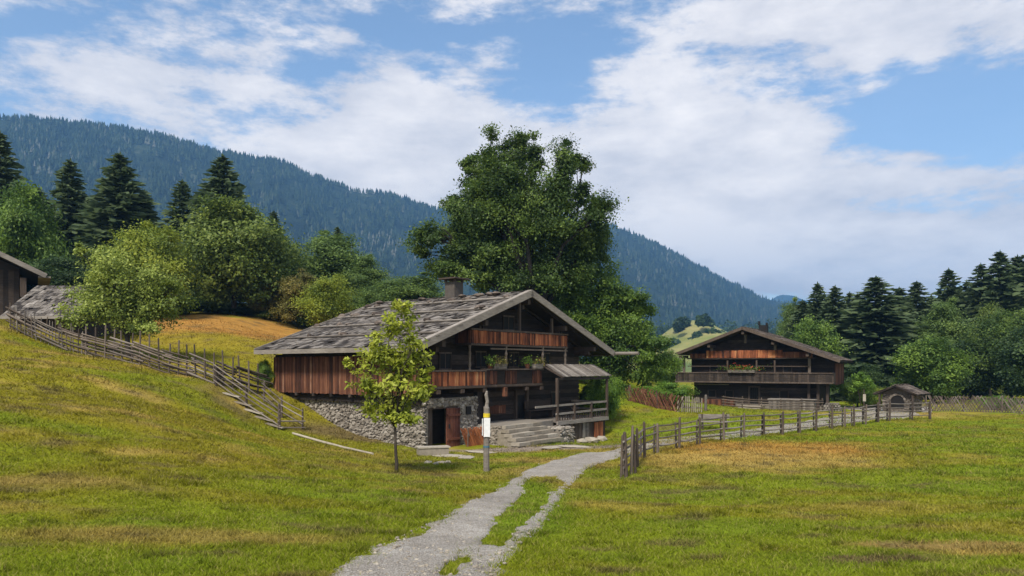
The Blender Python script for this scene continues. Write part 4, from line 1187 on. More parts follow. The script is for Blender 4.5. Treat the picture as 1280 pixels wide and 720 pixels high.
    mb = MB(26); boards(mb, (-6.95, .29, 2.48), X_, Z_, -Y_, 3.58, 0.70, 0.125, 0.03, 27, .05); mb.build('boards', M['wood_orange'], lb)
    mb = MB(27); boards(mb, (-7.0, 1.45, 2.48), -Y_, Z_, -X_, 1.15, 0.70, 0.19, 0.03, 28, .05); mb.build('end_boards', M['wood_side'], lb)
    for bx, bl in ((-3.2, 1.0), (-1.55, .95), (.75, .8)):
        mb = MB(28); boards(mb, (bx, .47, 2.50), X_, Z_, -Y_, bl, 0.70, 0.2, 0.03, int(30 + bx), .04); mb.build('sparse_boards', M['wood_side'], lb)
    mb = MB(28); mb.box(-2.2, -1.55, .50, .54, 2.5, 3.2, .1); mb.build('back_board', M['wood_dark'], lb); mb = MB(28); mb.box(-0.6, .75, .50, .54, 2.5, 3.2, .1); mb.build('back_board', M['wood_dark'], lb)
    for t in (-6.6, -5.0, -3.4, -1.6, 0.2, 1.5):
        mb = MB(29); mb.box(t - .1, t + .1, (.2 if t < -3.3 else .36), 1.6, 2.16, 2.34, .5); mb.build('bracket', M['wood_mid'], lb)
    mb = MB(30); mb.box(-1.72, -1.52, .36, .54, 1.9, 2.36, .8); mb.build('carved_bracket', M['wood_side'], lb)
    # corner pillar and front wall panelling below the balcony
    for t in (-3.25, -2.55):
        mb = MB(31); mb.box(t - .12, t + .12, 0.75, .99, -.4, 2.2, .4); mb.build('support_post', M['wood_dark'], rt)
    mb = MB(32); boards(mb, (-1.75, 1.50, 0.95), X_, Z_, -Y_, 1.5, .45, .3, .04, 32); mb.build('wall_panel', M['wood_side'], rt)
    # entrance
    mb = MB(33); mb.box(.52, .66, 1.40, 1.6, .62, 2.1, .6); mb.box(1.5, 1.68, 1.40, 1.6, .62, 2.1, .95); mb.box(.52, 1.68, 1.40, 1.6, 2.1, 2.25, .5)
    df = mb.build('door_frame', M['wood_mid'], rt)
    mb = MB(34); boards(mb, (.66, 1.57, .62), X_, Z_, -Y_, .84, 1.48, .2, .03, 34); d = mb.build('entrance_door', M['interior'], rt)
    mb = MB(34); mb.box(1.34, 1.40, 1.49, 1.55, 1.25, 1.4); mb.build('handle', M['iron'], d)
    # landing, steps and deck
    mb = MB(35); mb.box(-3.4, 0.9, -0.75, 1.5, -.6, 0.60, .5); ld = mb.build('landing', M['mortar'], rt)
    mb = MB(36)
    stones(mb, (-3.4, 1.5, -.6), -Y_, Z_, -X_, 2.25, 1.15, 12, (.14, .34))
    mb.build('stones', M['stone'], ld)
    st = MB(37).add
    for i in range(5):
        mb = MB(38 + i)
        zt = 0.62 - i * 0.165; ya = -0.55 - i * 0.36; t0 = -3.35 - i * 0.2; t1 = -0.35 - i * .06; n = 4
        rr_ = random.Random(i)
        cuts = sorted([t0, t1] + [t0 + (t1 - t0) * (k + rr_.uniform(-.15, .15)) / n for k in range(1, n)])
        for a, b in zip(cuts, cuts[1:]):
            mb.obox(((a + b) / 2, ya - .17, zt - .09 + rr_.uniform(-.012, .012)), ((b - a) / 2 - .012, 0, rr_.uniform(-.01, .01)), (0, .25, 0), (0, 0, .075))
        mb.box(t0 + .05, t1 - .05, ya - .30, ya + .30, -.7, zt - .17, .2)
        mb.build('step', M['step_stone'], rt)
    mb = MB(45)
    mb.box(-.3, .95, -2.0, -.76, -.7, .30, .4); mb.build('stair_cheek', M['mortar'], rt)
    mb = MB(46); stones(mb, (-.32, -2.02, -.6), X_, Z_, -Y_, 1.3, .85, 14, (.14, .3)); stones(mb, (-.3, -2.0, .30), X_, Y_, Z_, 1.25, 1.2, 15, (.2, .4)); mb.build('cheek_stones', M['stone'], rt)
    mb = MB(47); boards(mb, (.95, -.95, .50), X_, Y_, Z_, 5.1, 2.4, .22, .05, 47); mb.box(.95, 6.05, -1.02, -.92, .36, .56, .8); mb.box(6.0, 6.1, -.95, 1.5, .36, .56, .6)
    dk = mb.build('deck', M['wood_grey'], rt)
    for t in (1.0, 2.6, 4.3, 6.0):
        mb = MB(48); mb.box(t - .06, t + .06, -.99, -.87, .56, (2.80 if t in (1.0, 6.0) else 1.42), .6); mb.build('post', M['wood_mid'], dk)
    mb = MB(49)
    for z in (.95, 1.38): mb.beam((-.9 if z > 1 else .9, -.93, z - .02), (6.1, -.93, z + .03), .07, .10, tone=.85)
    mb.beam((6.03, -.93, 1.38), (6.03, 1.5, 1.38), .07, .1, tone=.7); mb.beam((6.03, -.93, .95), (6.03, 1.5, .95), .07, .1, tone=.5)
    mb.build('railing', M['wood_grey'], dk)
    mb = MB(50)
    for k in range(20): mb.box(1.25 + k * .24, 1.31 + k * .24, -.93, -.89, .58, .95)
    mb.build('balusters', M['wood_mid'], dk)
    mb = MB(51); mb.box(1.3, 3.7, 1.05, 1.45, .98, 1.04, .6); mb.box(1.35, 1.45, 1.1, 1.4, .56, .98); mb.box(3.5, 3.6, 1.1, 1.4, .56, .98); mb.box(1.3, 3.7, 1.40, 1.45, 1.1, 1.5, .5); mb.build('wall_bench', M['wood_mid'], dk)
    # shed under the deck
    mb = MB(52); boards(mb, (2.35, -.80, -.85), X_, Z_, -Y_, 3.65, 1.22, .24, .04, 52); mb.box(2.28, 2.42, -.88, -.74, -.85, .36, .8); mb.box(1.0, 1.45, -.9, -.6, -.85, .36, .6); mb.box(5.98, 6.02, -.8, 1.5, -.85, .36, .4)
    us = mb.build('under_deck_wall', M['wood_mid'], rt)
    mb = MB(53); boards(mb, (4.75, -.86, -.75), X_, Z_, -Y_, .9, 1.05, .2, .04, 53); us2 = mb.build('shed_door', M['wood_orange'], rt); us2['label'] = 'reddish plank door under the deck'
    mb = MB(54); boards(mb, (3.55, -.86, -.75), X_, Z_, -Y_, .6, 1.1, .2, .04, 54); us3 = mb.build('shed_shutter', M['wood_grey'], rt); us3['label'] = 'grey plank shutter under the deck'
    # porch roof
    mb = MB(55); a, b = Vector((1.55, .45, 3.50)), Vector((1.35, -1.0, 2.86)); v = (a - b).normalized()
    nrm = Vector((0, -v.z, v.y)); ln = (a - b).length
    r = random.Random(55); x = 0
    while x < 5.0:
        wd = r.uniform(.2, .34)
        mb.obox(Vector((1.35 + x + wd / 2, -1.0 - r.uniform(0, .08), 2.86 + r.uniform(-.01, .01))) + v * ln / 2 + X_ * .12, X_ * (wd / 2 - .015) + nrm * r.uniform(-.012, .012), v * (ln / 2) + X_ * .09, nrm * .022)
        x += wd
    pr_ = mb.build('porch_roof', M['wood_grey'], rt)
    mb = MB(56); mb.beam((1.0, -.93, 2.74), (6.2, -.93, 2.74), .12, .12, tone=.4); mb.beam((1.6, .40, 3.40), (6.7, .40, 3.40), .12, .12, tone=.3)
    for k in range(6): mb.beam((1.5 + k * .92, -.98, 2.81), (1.62 + k * .92, .42, 3.43), .09, .07)
    mb.build('porch_rafter', M['wood_dark'], pr_)
    # plants on the balcony
    return rt
FH = farmhouse()
FHM = Matrix.Translation((0.987, 38, 0)) @ Matrix.Rotation(math.radians(52), 4, 'Z')
FHI = FHM.inverted()

def pot_plant(loc, seed, label, w=0.35, h=0.32, mat='leaf_hedge', name='pot_plant', box=None, flowers=None, cat='plant', rz=0.0):
    r = empty(name, loc, rz, label, cat)
    mb = MB(seed)
    if box:
        mb.box(-box / 2, box / 2, -.13, .13, 0, .05); mb.box(-box / 2, box / 2, -.13, -.10, .05, .24); mb.box(-box / 2, box / 2, .10, .13, .05, .24); mb.box(-box / 2, -box / 2 + .03, -.1, .1, .05, .24); mb.box(box / 2 - .03, box / 2, -.1, .1, .05, .24); mb.box(-box / 2 + .03, box / 2 - .03, -.1, .1, .05, .2)
        mb.build('planter_box', M['wood_grey'], r)
    else:
        mb.tube([(0, 0, 0), (0, 0, .03), (0, 0, .22), (0, 0, .24)], [.10, .11, .15, .16], 12); mb.build('pot', M['wood_side'], r)
    rng = np.random.default_rng(seed); n = int(420 * (box or 0.5))
    def cloud(n, sc, zo):
        P = rng.normal(0, 1, (n, 3)) * np.array([(box or w) * .36, w * .4, h * .42]) * sc + np.array([0, 0, .24 + zo])
        P[:, 2] = np.maximum(P[:, 2], .16); return P
    Vv, Ff = leaf_quads(cloud(n, 1, h * .4), .09, rng); obj('foliage', np_mesh('foliage', Vv, Ff, M[mat], tone=np.repeat(rng.random(n), 4)), r)
    if flowers:
        Vv, Ff = leaf_quads(cloud(flowers, .95, h * .62), .11, rng, None, 1.0, .9); obj('blossom', np_mesh('blossom', Vv, Ff, M['flower_red'], tone=np.repeat(rng.random(flowers), 4)), r)
    return r
def fh(x, y, z): return FHM @ Vector((x, y, z))
pot_plant(fh(-2.75, .47, 3.29), 60, 'small leafy pot plant on the lower balcony rail of the nearest farmhouse, left one')
pot_plant(fh(-2.05, .47, 3.29), 63, 'brownish withered plant in a box beside the left leafy pot', .5, .3, 'leaf_brown', 'planter', .9, rz=math.radians(52))
pot_plant(fh(0.3, .47, 3.29), 61, 'larger bright green pot plant trailing over the balcony rail', .5, .4)
pot_plant(fh(1.2, .47, 3.29), 64, 'brownish withered plant in a box at the right end of the balcony rail', .5, .3, 'leaf_brown', 'planter', .7, rz=math.radians(52))

# far house
def far_house():
    th = math.radians(-32)
    rt = empty('chalet', (19.0, 61, 0), th, 'dark timber chalet with wide low gable and red flower box, the farther house', 'chalet')
    TP = 0.37; AP = 6.60; WL, WR = 5.65, 7.45
    cs = 1 / math.sqrt(1 + TP * TP); sn = TP * cs
    def zr(t, off=0.0): return AP - abs(t) * TP - off
    LL = 7.2
    mb = MB(101)
    x0, x1, y0, y1 = -4.9, 6.75, 1.9, 6.7
    pr = [(x0, 2.0), (x1, 2.0), (x1, zr(x1, .2)), (0, zr(0, .2)), (x0, zr(x0, .2))]
    P = [(x, y0, z) for x, z in pr] + [(x, y1, z) for x, z in pr]
    mb.add(P, [(0, 1, 2, 3, 4), (9, 8, 7, 6, 5)] + [(i, 5 + i, 5 + (i + 1) % 5, (i + 1) % 5) for i in range(5)], .3)
    mb.box(-4.7, 5.7, 2.0, 6.6, -.5, 1.99, .3)
    z = .25; r = random.Random(3)
    while z < 6.0:
        h = r.uniform(.2, .27); half = (AP - .3 - z - h) / TP
        a, b = max(-4.9 if z > 2 else -4.7, -half), min(6.75 if z > 2 else 5.7, half)
        if half > .3:
            yy = 1.84 if z > 2 else 1.94
            if z + h < 1.75:
                mb.box(a, .0, yy, 2.02, z + .012, z + h - .012); mb.box(1.0, b, yy, 2.02, z + .012, z + h - .012)
            else: mb.box(a, b, yy, 2.02, z + .012, z + h - .012)
        z += h
    mb.build('log_wall', M['wood_dark'], rt)
    mb = MB(102); mb.box(-4.78, 5.8, 1.9, 6.68, -.6, .24, .3); mb.build('stone_plinth', M['mortar'], rt)
    mb = MB(102); boards(mb, (6.80, 1.9, 1.9), Y_, Z_, X_, 4.8, 1.75, .22, .04, 7); mb.build('side_boarding', M['wood_side'], rt)
    mb = MB(103)
    for sg, W in ((-1, WL), (1, WR)):
        lv = W / cs; v = Vector((-sg * cs, 0, sn)); nrm = Vector((sg * sn, 0, cs))
        mb.obox(Vector((sg * W / 2, LL / 2, AP - W / 2 * TP - .07)), v * lv / 2, Y_ * (LL / 2 - .05), nrm * .06)
    roof = mb.build('roof', M['wood_dark'], rt)
    for sg, W in ((-1, WL), (1, WR)):
        mb = MB(104 + sg); v = Vector((-sg * cs, 0, sn)); nrm = Vector((sg * sn, 0, cs))
        shingle_plane(mb, (sg * W, 0, AP - W * TP), Y_, v, nrm, LL, W / cs, .45, .15, .32, 30 + sg, .03); mb.build('shingles', M['shingle_brown'], roof)
    mb = MB(106)
    for sg, W in ((-1, WL), (1, WR)):
        v = Vector((-sg * cs, 0, sn)); nrm = Vector((sg * sn, 0, cs)); c0 = Vector((sg * W / 2, 0, AP - W / 2 * TP))
        mb.obox(c0 - Y_ * .05 - nrm * .04, v * (W / cs / 2 + .03), Y_ * .03, nrm * .12, .8)
    mb.build('verge_board', M['wood_mid'], roof)
    for t in (-5.3, -2.85, 0, 2.4, 5.05):
        mb = MB(107); zz = zr(t, .42); mb.box(t - .11, t + .11, .1, 1.9, zz - .12, zz + .12, .5); pu = mb.build('purlin', M['wood_mid'], rt)
    for t, zz in ((-5.3, 2.75), (-2.85, 4.9), (0, 5.7), (2.4, 4.9), (5.05, 2.75)):
        mb = MB(108); mb.box(t - .10, t + .10, .95, 1.1, (zz if abs(t) > 5 else zr(t, 1.25)), zr(t, .54), .85); mb.build('strut', M['wood_post'], rt)
    # red board band in the gable
    mb = MB(109); mb.box(-5.0, 5.4, .95, 1.84, 4.02, 4.12, .4); ub = mb.build('gable_balcony', M['wood_mid'], rt)
    mb = MB(110); boards(mb, (-3.3, .92, 4.10), X_, Z_, -Y_, 6.3, .66, .2, .03, 110, .04); b1 = mb.build('boards', M['wood_orange'], ub)
    mb = MB(111); boards(mb, (-4.75, .94, 4.10), X_, Z_, -Y_, 1.4, .42, .2, .03, 111, .04); mb.build('dark_boards', M['wood_side'], ub); mb = MB(112); boards(mb, (3.0, .94, 4.10), X_, Z_, -Y_, 2.3, .5, .2, .03, 112, .04); mb.build('dark_boards', M['wood_side'], ub)
    # main balcony
    mb = MB(112); mb.box(-6.0, 6.85, .8, 1.86, 2.02, 2.12, .3); mb.box(-6.02, 6.87, .72, .86, 2.82, 2.90, .75); mb.box(-6.02, 6.87, .74, .82, 2.02, 2.14, .85); mb.box(-6.0, -5.92, .86, 1.86, 2.1, 2.9); mb.box(6.78, 6.86, .86, 1.84, 2.1, 2.9)
    bal = mb.build('balcony', M['wood_mid'], rt)
    mb = MB(113); boards(mb, (-5.95, .80, 2.13), X_, Z_, -Y_, 12.75, .70, .2, .03, 113, .03); mb.build('boards', M['wood_dark'], bal)
    for t in (-5.3, -1.45, .95, 2.4, 5.05):
        mb = MB(114); mb.box(t - .06, t + .06, .80, .92, 2.9, (3.9 if abs(t) < 5 else 2.92), .6)
        if abs(t) < 5: mb.build('balcony_post', M['wood_mid'], rt)
    mb = MB(115); mb.beam((-4.9, .9, 3.42), (-1.5, .9, 3.42), .06, .07, tone=.5); mb.build('hanging_rail', M['wood_mid'], rt); mb = MB(115); mb.beam((1.0, .9, 3.42), (5.05, .9, 3.40), .06, .07, tone=.5); mb.build('hanging_rail', M['wood_mid'], rt)
    mb = MB(116); mb.beam((-4.9, 1.8, 1.85), (-1.6, 1.8, 1.85), .06, .07, tone=.9); mb.build('wall_rail', M['wood_grey'], rt)
    # door and windows
    mb = MB(117); mb.box(.02, .14, 1.82, 2.0, -.1, 1.62, .7); mb.box(.86, .98, 1.82, 2.0, -.1, 1.62, .7); mb.box(.02, .98, 1.82, 2.0, 1.62, 1.76, .6)
    mb.build('door_frame', M['wood_mid'], rt)
    mb = MB(118); boards(mb, (.14, 1.97, -.1), X_, Z_, -Y_, .72, 1.72, .18, .03, 118); d = mb.build('door', M['interior'], rt)
    mb = MB(118); mb.box(.72, .78, 1.90, 1.95, .75, .88); mb.build('handle', M['iron'], d)
    for (a, c) in ((-3.4, .75), (-1.9, .75), (2.6, .8), (-3.2, 2.95), (2.9, 2.95), (-0.3, 2.95)):
        yy = 1.93 if c < 2 else 1.83
        m2 = MB(119); m2.box(a - .07, a + .67, yy - .05, yy, c - .07, c); m2.box(a - .07, a + .67, yy - .05, yy, c + .55, c + .62); m2.box(a - .07, a, yy - .05, yy, c, c + .55); m2.box(a + .6, a + .67, yy - .05, yy, c, c + .55)
        fr = m2.build('window', M['wood_mid'], rt); m3 = MB(119); m3.box(a, a + .6, yy - .02, yy - .003, c, c + .55); m3.build('pane', M['interior'], fr)
    for t in (4.9, 5.6, 6.3):
        mb = MB(120); mb.box(t - .1, t + .1, 1.5, 1.7, -.2, 2.0, .5); mb.build('support_post', M['wood_mid'], rt)
    # chimney: dark block with two upright posts
    mb = MB(121); mb.box(.25, .95, 4.5, 5.0, 5.9, 7.0, .2); mb.box(.20, .36, 4.45, 4.62, 7.0, 7.35, .1); mb.box(.84, 1.0, 4.45, 4.62, 7.0, 7.2, .1)
    mb.build('chimney', M['interior'], roof)
    return rt
far_house()
CHM = Matrix.Translation((19.0, 61, 0)) @ Matrix.Rotation(math.radians(-32), 4, 'Z')
pot_plant(CHM @ Vector((-.25, .68, 2.88)), 65, 'long planter of red geraniums on the chalet balcony', .4, .3, 'leaf_hedge', 'flower_box', 2.2, 110, 'flower box', math.radians(-32))

# barn at the left edge and the low shed in front of it
def barn():
    p = ground(-40, 50)
    bz = H(-31, 50); tip = at(58, 345, 48.5); W = 5.2; ba = math.radians(33)
    oxy = Vector((tip.x, tip.y, 0)) - Matrix.Rotation(ba, 3, 'Z') @ Vector((W, -1.46, 0))
    rt = empty('barn', (oxy.x, oxy.y, bz), ba, 'dark barn with plain gable cut by the left picture edge', 'barn')
    TP = .50
    ez = tip.z - bz; AP = ez + W * TP
    cs = 1 / math.sqrt(1 + TP * TP); sn = TP * cs
    mb = MB(131); w_ = W - 1.5
    pr = [(-w_, -1), (w_, -1), (w_, ez + (W - w_) * TP - .2), (0, AP - .2), (-w_, ez + (W - w_) * TP - .2)]
    P = [(x, 0, z) for x, z in pr] + [(x, 7, z) for x, z in pr]
    mb.add(P, [(0, 1, 2, 3, 4), (9, 8, 7, 6, 5)] + [(i, 5 + i, 5 + (i + 1) % 5, (i + 1) % 5) for i in range(5)], .3)
    boards(mb, (-w_, -.03, -.8), X_, Z_, -Y_, 2 * w_, ez + 1.2, .25, .04, 131); mb.build('plank_wall', M['wood_dark'], rt)
    mb = MB(132)
    for sg in (-1, 1):
        v = Vector((-sg * cs, 0, sn)); nrm = Vector((sg * sn, 0, cs)); mb.obox(Vector((sg * W / 2, 3.2, AP - W / 2 * TP - .06)), v * W / cs / 2, Y_ * 4.6, nrm * .06)
    roof = mb.build('roof', M['wood_dark'], rt)
    for sg in (-1, 1):
        mb = MB(133 + sg); v = Vector((-sg * cs, 0, sn)); nrm = Vector((sg * sn, 0, cs)); shingle_plane(mb, (sg * W, -1.4, AP - W * TP), Y_, v, nrm, 9.2, W / cs, .45, .15, .3, 60 + sg); mb.build('shingles', M['shingle'], roof)
    mb = MB(135)
    for sg in (-1, 1):
        v = Vector((-sg * cs, 0, sn)); nrm = Vector((sg * sn, 0, cs)); mb.obox(Vector((sg * W / 2, -1.46, AP - W / 2 * TP)), v * W / cs / 2, Y_ * .03, nrm * .15, .8)
    mb.build('verge_board', M['wood_grey'], roof)
    mb = MB(136); t = W - .35; mb.box(t - .1, t + .6, -1.3, 4, ez - .12, ez + .0, .9); mb.build('log_gutter', M['wood_grey'], roof)
    mb = MB(137); mb.box(w_ + .05, w_ + .4, -.9, -.6, ez - 1.4, ez - .14, .6); mb.build('wall_bracket', M['wood_mid'], rt)
barn()
def shed():
    Y = 43.0
    a, b = at(2, 396, Y), at(104, 397, Y); c = at(14, 359, Y + 3.2)
    gz = H((a.x + b.x) / 2, Y)
    rt = empty('shed', (a.x, Y, gz), 0, 'low shed whose grey shingled roof slopes down behind the stick fence', 'shed')
    lu = b.x - a.x; ez = a.z - gz; dy_ = 3.2; rz_ = c.z - a.z
    v = Vector((0, dy_, rz_)).normalized(); nrm = Vector((0, -v.z, v.y)); ln = math.hypot(dy_, rz_)
    mb = MB(141); mb.obox(Vector((lu / 2, 0, ez)) + v * ln / 2 - nrm * .08, X_ * lu / 2, v * ln / 2, nrm * .06); mb.obox(Vector((lu / 2, 2 * dy_, ez)) + Vector((0, -v.y, v.z)) * ln / 2 - Vector((0, v.z, v.y)) * .08, X_ * lu / 2, Vector((0, -v.y, v.z)) * ln / 2, Vector((0, v.z, v.y)) * .06)
    roof = mb.build('roof', M['wood_dark'], rt)
    mb = MB(142); shingle_plane(mb, (0, 0, ez), X_, v, nrm, lu, ln, .36, .14, .3, 70, .06); mb.build('shingles', M['shingle'], roof)
    mb = MB(143); mb.box(-.1, lu + .1, -.12, -.06, ez - .12, ez + .04, .9); mb.build('eave_board', M['wood_grey'], roof)
    mb = MB(144); boards(mb, (.5, .6, -.6), X_, Z_, -Y_, lu - 1.0, ez + .7, .2, .04, 144)
    mb.box(.5, lu - .5, .63, 2 * dy_ - .6, -.6, ez + .1, .2); mb.build('plank_wall', M['wood_mid'], rt)
shed()

# oven hut
def oven_hut():
    Y = 54.5; p = ground(1119, Y); th = math.radians(-46)
    rt = empty('oven_hut', p, th, 'tiny stone oven hut with arched mouth and shingled gable roof', 'hut')
    W, TP, AP, L = 1.55, .42, 2.02, 2.6
    cs = 1 / math.sqrt(1 + TP * TP); sn = TP * cs
    mb = MB(151); pr = [(-1.05, -.3), (1.05, -.3), (1.05, AP - 1.05 * TP - .12), (0, AP - .12), (-1.05, AP - 1.05 * TP - .12)]
    P = [(x, .5, z) for x, z in pr] + [(x, 2.4, z) for x, z in pr]
    mb.add(P, [(0, 1, 2, 3, 4), (9, 8, 7, 6, 5)] + [(i, 5 + i, 5 + (i + 1) % 5, (i + 1) % 5) for i in range(5)], .3)
    wl = mb.build('stone_wall', M['hut_wall'], rt)
    mb = MB(152); stones(mb, (-1.05, .5, -.2), X_, Z_, -Y_, 2.1, 1.55, 16, (.14, .32), lambda x, y: abs(x - 1.05) < .48 and .5 < y < 1.5); stones(mb, (1.05, .5, -.2), Y_, Z_, X_, 1.9, 1.5, 17, (.14, .32)); mb.build('stones', M['hut_stone'], wl)
    mb = MB(153); n = 12; P = [(-.45, .46, .35), (.45, .46, .35)] + [(.45 * math.cos(math.pi * k / n), .46, .85 + .42 * math.sin(math.pi * k / n)) for k in range(n + 1)]
    P2 = [(x, .52, z) for x, y, z in P]; m = len(P)
    mb.add(P + P2, [tuple(range(m)), tuple(range(2 * m - 1, m - 1, -1))] + [(i, m + i, m + (i + 1) % m, (i + 1) % m) for i in range(m)], 0); mb.build('oven_mouth', M['interior'], rt)
    mb = MB(154)
    for k in range(n):
        a0, a1 = math.pi * k / n, math.pi * (k + .85) / n; q = (a0 + a1) / 2
        mb.obox((.54 * math.cos(q), .45, .85 + .5 * math.sin(q)), (-.065 * math.sin(q), 0, .065 * math.cos(q)), (0, .05, 0), (.07 * math.cos(q), 0, .07 * math.sin(q)))
    mb.build('arch', M['hut_stone'], rt)
    mb = MB(155)
    for sg in (-1, 1):
        v = Vector((-sg * cs, 0, sn)); nrm = Vector((sg * sn, 0, cs)); mb.obox(Vector((sg * W / 2, L / 2, AP - W / 2 * TP - .04)), v * W / cs / 2, Y_ * L / 2, nrm * .04)
    roof = mb.build('roof', M['wood_dark'], rt)
    mb = MB(156)
    for sg in (-1, 1):
        v = Vector((-sg * cs, 0, sn)); nrm = Vector((sg * sn, 0, cs)); shingle_plane(mb, (sg * W, 0, AP - W * TP), Y_, v, nrm, L, W / cs, .3, .12, .26, 80 + sg)
    mb.build('shingles', M['shingle_brown'], roof)
    for sg in (-1, 1):
        mb = MB(157); mb.box(sg * 1.15 - .06, sg * 1.15 + .06, .1, .22, -.2, AP - 1.15 * TP - .1, .5); mb.build('post', M['wood_mid'], rt)
oven_hut()


# ------------------------------------------------------------------ fences
def stake(mb, p, h, r0, rnd, lean=.05, sq=False):
    q = Vector((p[0] + rnd.uniform(-lean, lean) * h, p[1] + rnd.uniform(-lean, lean) * h, p[2] + h))
    b = Vector((p[0], p[1], p[2] - .25))
    mb.tube([b, b.lerp(q, .5), q, q + (q - b).normalized() * .05], [r0, r0 * .97, r0 * .85, r0 * .35], 6)
def rail(mb, a, b, r, rnd, sag=.02):
    a, b = Vector(a), Vector(b); m = a.lerp(b, rnd.uniform(.4, .6)) + Vector((rnd.uniform(-.015, .015), rnd.uniform(-.015, .015), -sag + rnd.uniform(-.02, .02)))
    mb.tube([a, m, b], [r, r * rnd.uniform(.85, 1.15), r * .85], 5)

# stick fence along the slope
HF = [(12, 40.0), (60, 39.5), (109, 38.5), (167, 37.5), (218, 36.5), (268, 35.6), (312, 36.6), (332, 37.6)]
def hf(x, off=0.0):
    Y = np.interp(x, [p[0] for p in HF], [p[1] for p in HF]) + off
    X = (x - 640) / F * Y
    return Vector((X, Y, H(X, Y)))
def stick_fence():
    rt = empty('stick_fence', hf(150), 0, 'long grey fence of stakes and slanting split rails down the left slope', 'fence')
    o = rt.location; rnd = random.Random(12)
    x = 13.0; k = 0
    while x < 332:
        p = hf(x, rnd.uniform(-.06, .06)) - o
        mb = MB(k)
        near = x < 105
        stake(mb, p, rnd.uniform(1.15, 1.5) if near else rnd.uniform(1.45, 1.7), .028 if near else .046, rnd, .07)
        c = mb.build('stake', M['wood_grey'] if near and k % 3 else M['wood_post'], rt); k += 1
        x += rnd.uniform(3.8, 5.8) if near else rnd.uniform(9.5, 12.5)
    x = 10.0; j = 0
    while x < 318:
        x2 = min(x + rnd.uniform(30, 46), 333)
        mb = MB(200 + j)
        for lv in range(7):
            z0 = .10 + lv * .15 + rnd.uniform(-.06, .06)
            a = hf(x + rnd.uniform(-3, 3), rnd.choice((-.07, .07))) - o; b = hf(x2 + rnd.uniform(-6, 8), rnd.choice((-.07, .07))) - o
            a.z += z0 + .12; b.z += z0 - .05
            rail(mb, a, b, rnd.uniform(.035, .062), rnd)
        mb.build('split_rails', M['wood_rail'] if j % 3 == 1 else M['wood_post'], rt); x = x2 - 5; j += 1
stick_fence()

def post_rail(name, pts, hs, label, zs, parent_loc=None, pr=.06, rr=.03, seed=0, matp='wood_post', matr='wood_rail', twin=False, ext=0.0):
    """posts at world points with rails between neighbours"""
    rt = empty(name, pts[0], 0, label, 'fence'); o = Vector(pts[0]); rnd = random.Random(seed)
    for i, p in enumerate(pts):
        mb = MB(seed + i); q = Vector(p) - o
        stake(mb, q, hs[i] * rnd.uniform(.95, 1.05), pr * rnd.uniform(.85, 1.1), rnd, .035)
        if twin:
            d = (Vector(pts[min(i + 1, len(pts) - 1)]) - Vector(pts[max(i - 1, 0)])); d.z = 0; d.normalize(); s = Vector((-d.y, d.x, 0))
            q2 = q + s * .17 + d * .05
            stake(mb, q2, hs[i] * rnd.uniform(.75, .95), pr * .7, rnd, .04)
            for z in (.35, .72): mb.tube([q - s * .06 + Z_ * z, q2 + s * .06 + Z_ * z], [.022, .02], 5)
        mb.build('post', M[matp], rt)
    for i in range(len(pts) - 1):
        for k, z in enumerate(zs):
            mb = MB(seed + 50 + i * 5 + k); a, b = Vector(pts[i]) - o, Vector(pts[i + 1]) - o
            d = (b - a).normalized(); s = Vector((-d.y, d.x, 0)) * (.07 if twin else -.05)
            rail(mb, a + s + Z_ * (z + rnd.uniform(-.03, .03)) - d * .12, b + s + Z_ * (z + rnd.uniform(-.03, .03)) + d * .12, rr * rnd.uniform(.85, 1.15), rnd)
            mb.build('rail', M[matr], rt)
    return rt
P1 = [ground(270, 35.4), ground(308, 34.7), ground(349, 33.8)]
post_rail('rail_fence', P1, [1.0, 1.05, 1.2], 'short descending rail fence with three posts on the slope beside the farmhouse', (.22, .48, .72, .95), seed=31, pr=.075, rr=.035)
P2 = [ground(330, 36.3), ground(352, 35.4), ground(378, 34.6)]
post_rail('rail_fence', P2, [.95, .95, .95], 'second descending rail fence right against the farmhouse side wall', (.3, .6, .88), seed=37, pr=.06, rr=.035)
# low crosswise rail closing the two
mb = MB(40); rnd = random.Random(5)
a, b = ground(350, 33.7), ground(379, 34.5)
r_ = empty('gate_bar', a, 0, 'low crosswise bars closing the foot of the two descending fences', 'fence')
for z in (.12, .42): rail(mb, Vector((-.1, 0, z)), b - a + Vector((.1, 0, z)), .035, rnd)
mb.build('rail', M['wood_rail'], r_)
# loose planks lying between
for k in range(5):
    t = k / 4; p = ground(290 + 54 * t, 35.0 - 1.1 * t)
    mb = MB(k); mb.obox((0, 0, .10), (.42, -.08, -.10), (.03, .13, 0), (0, 0, .025))
    o_ = mb.build('plank', M['wood_pale']); o_.location = p
    tag(o_, ['uppermost pale plank step on the slope beside the rail fence', 'second highest pale plank step beside the rail fence', 'middle pale plank step beside the rail fence', 'second lowest pale plank step beside the rail fence', 'lowest pale plank step beside the rail fence'][k], 'plank', 'plank steps by the rail fence')

# pole lying on the turf below the fence
mb = MB(41); pts = [hit(x, y) for x, y in ((366, 543), (400, 553), (430, 561), (466, 569))]
o = pts[0]; mb.tube([p - o + Z_ * .05 for p in pts], [.05, .055, .05, .04], 7, .8)
tag(mb.build('pole', M['wood_pale']), 'long pale pole lying on the turf below the stone wall', 'pole').location = o

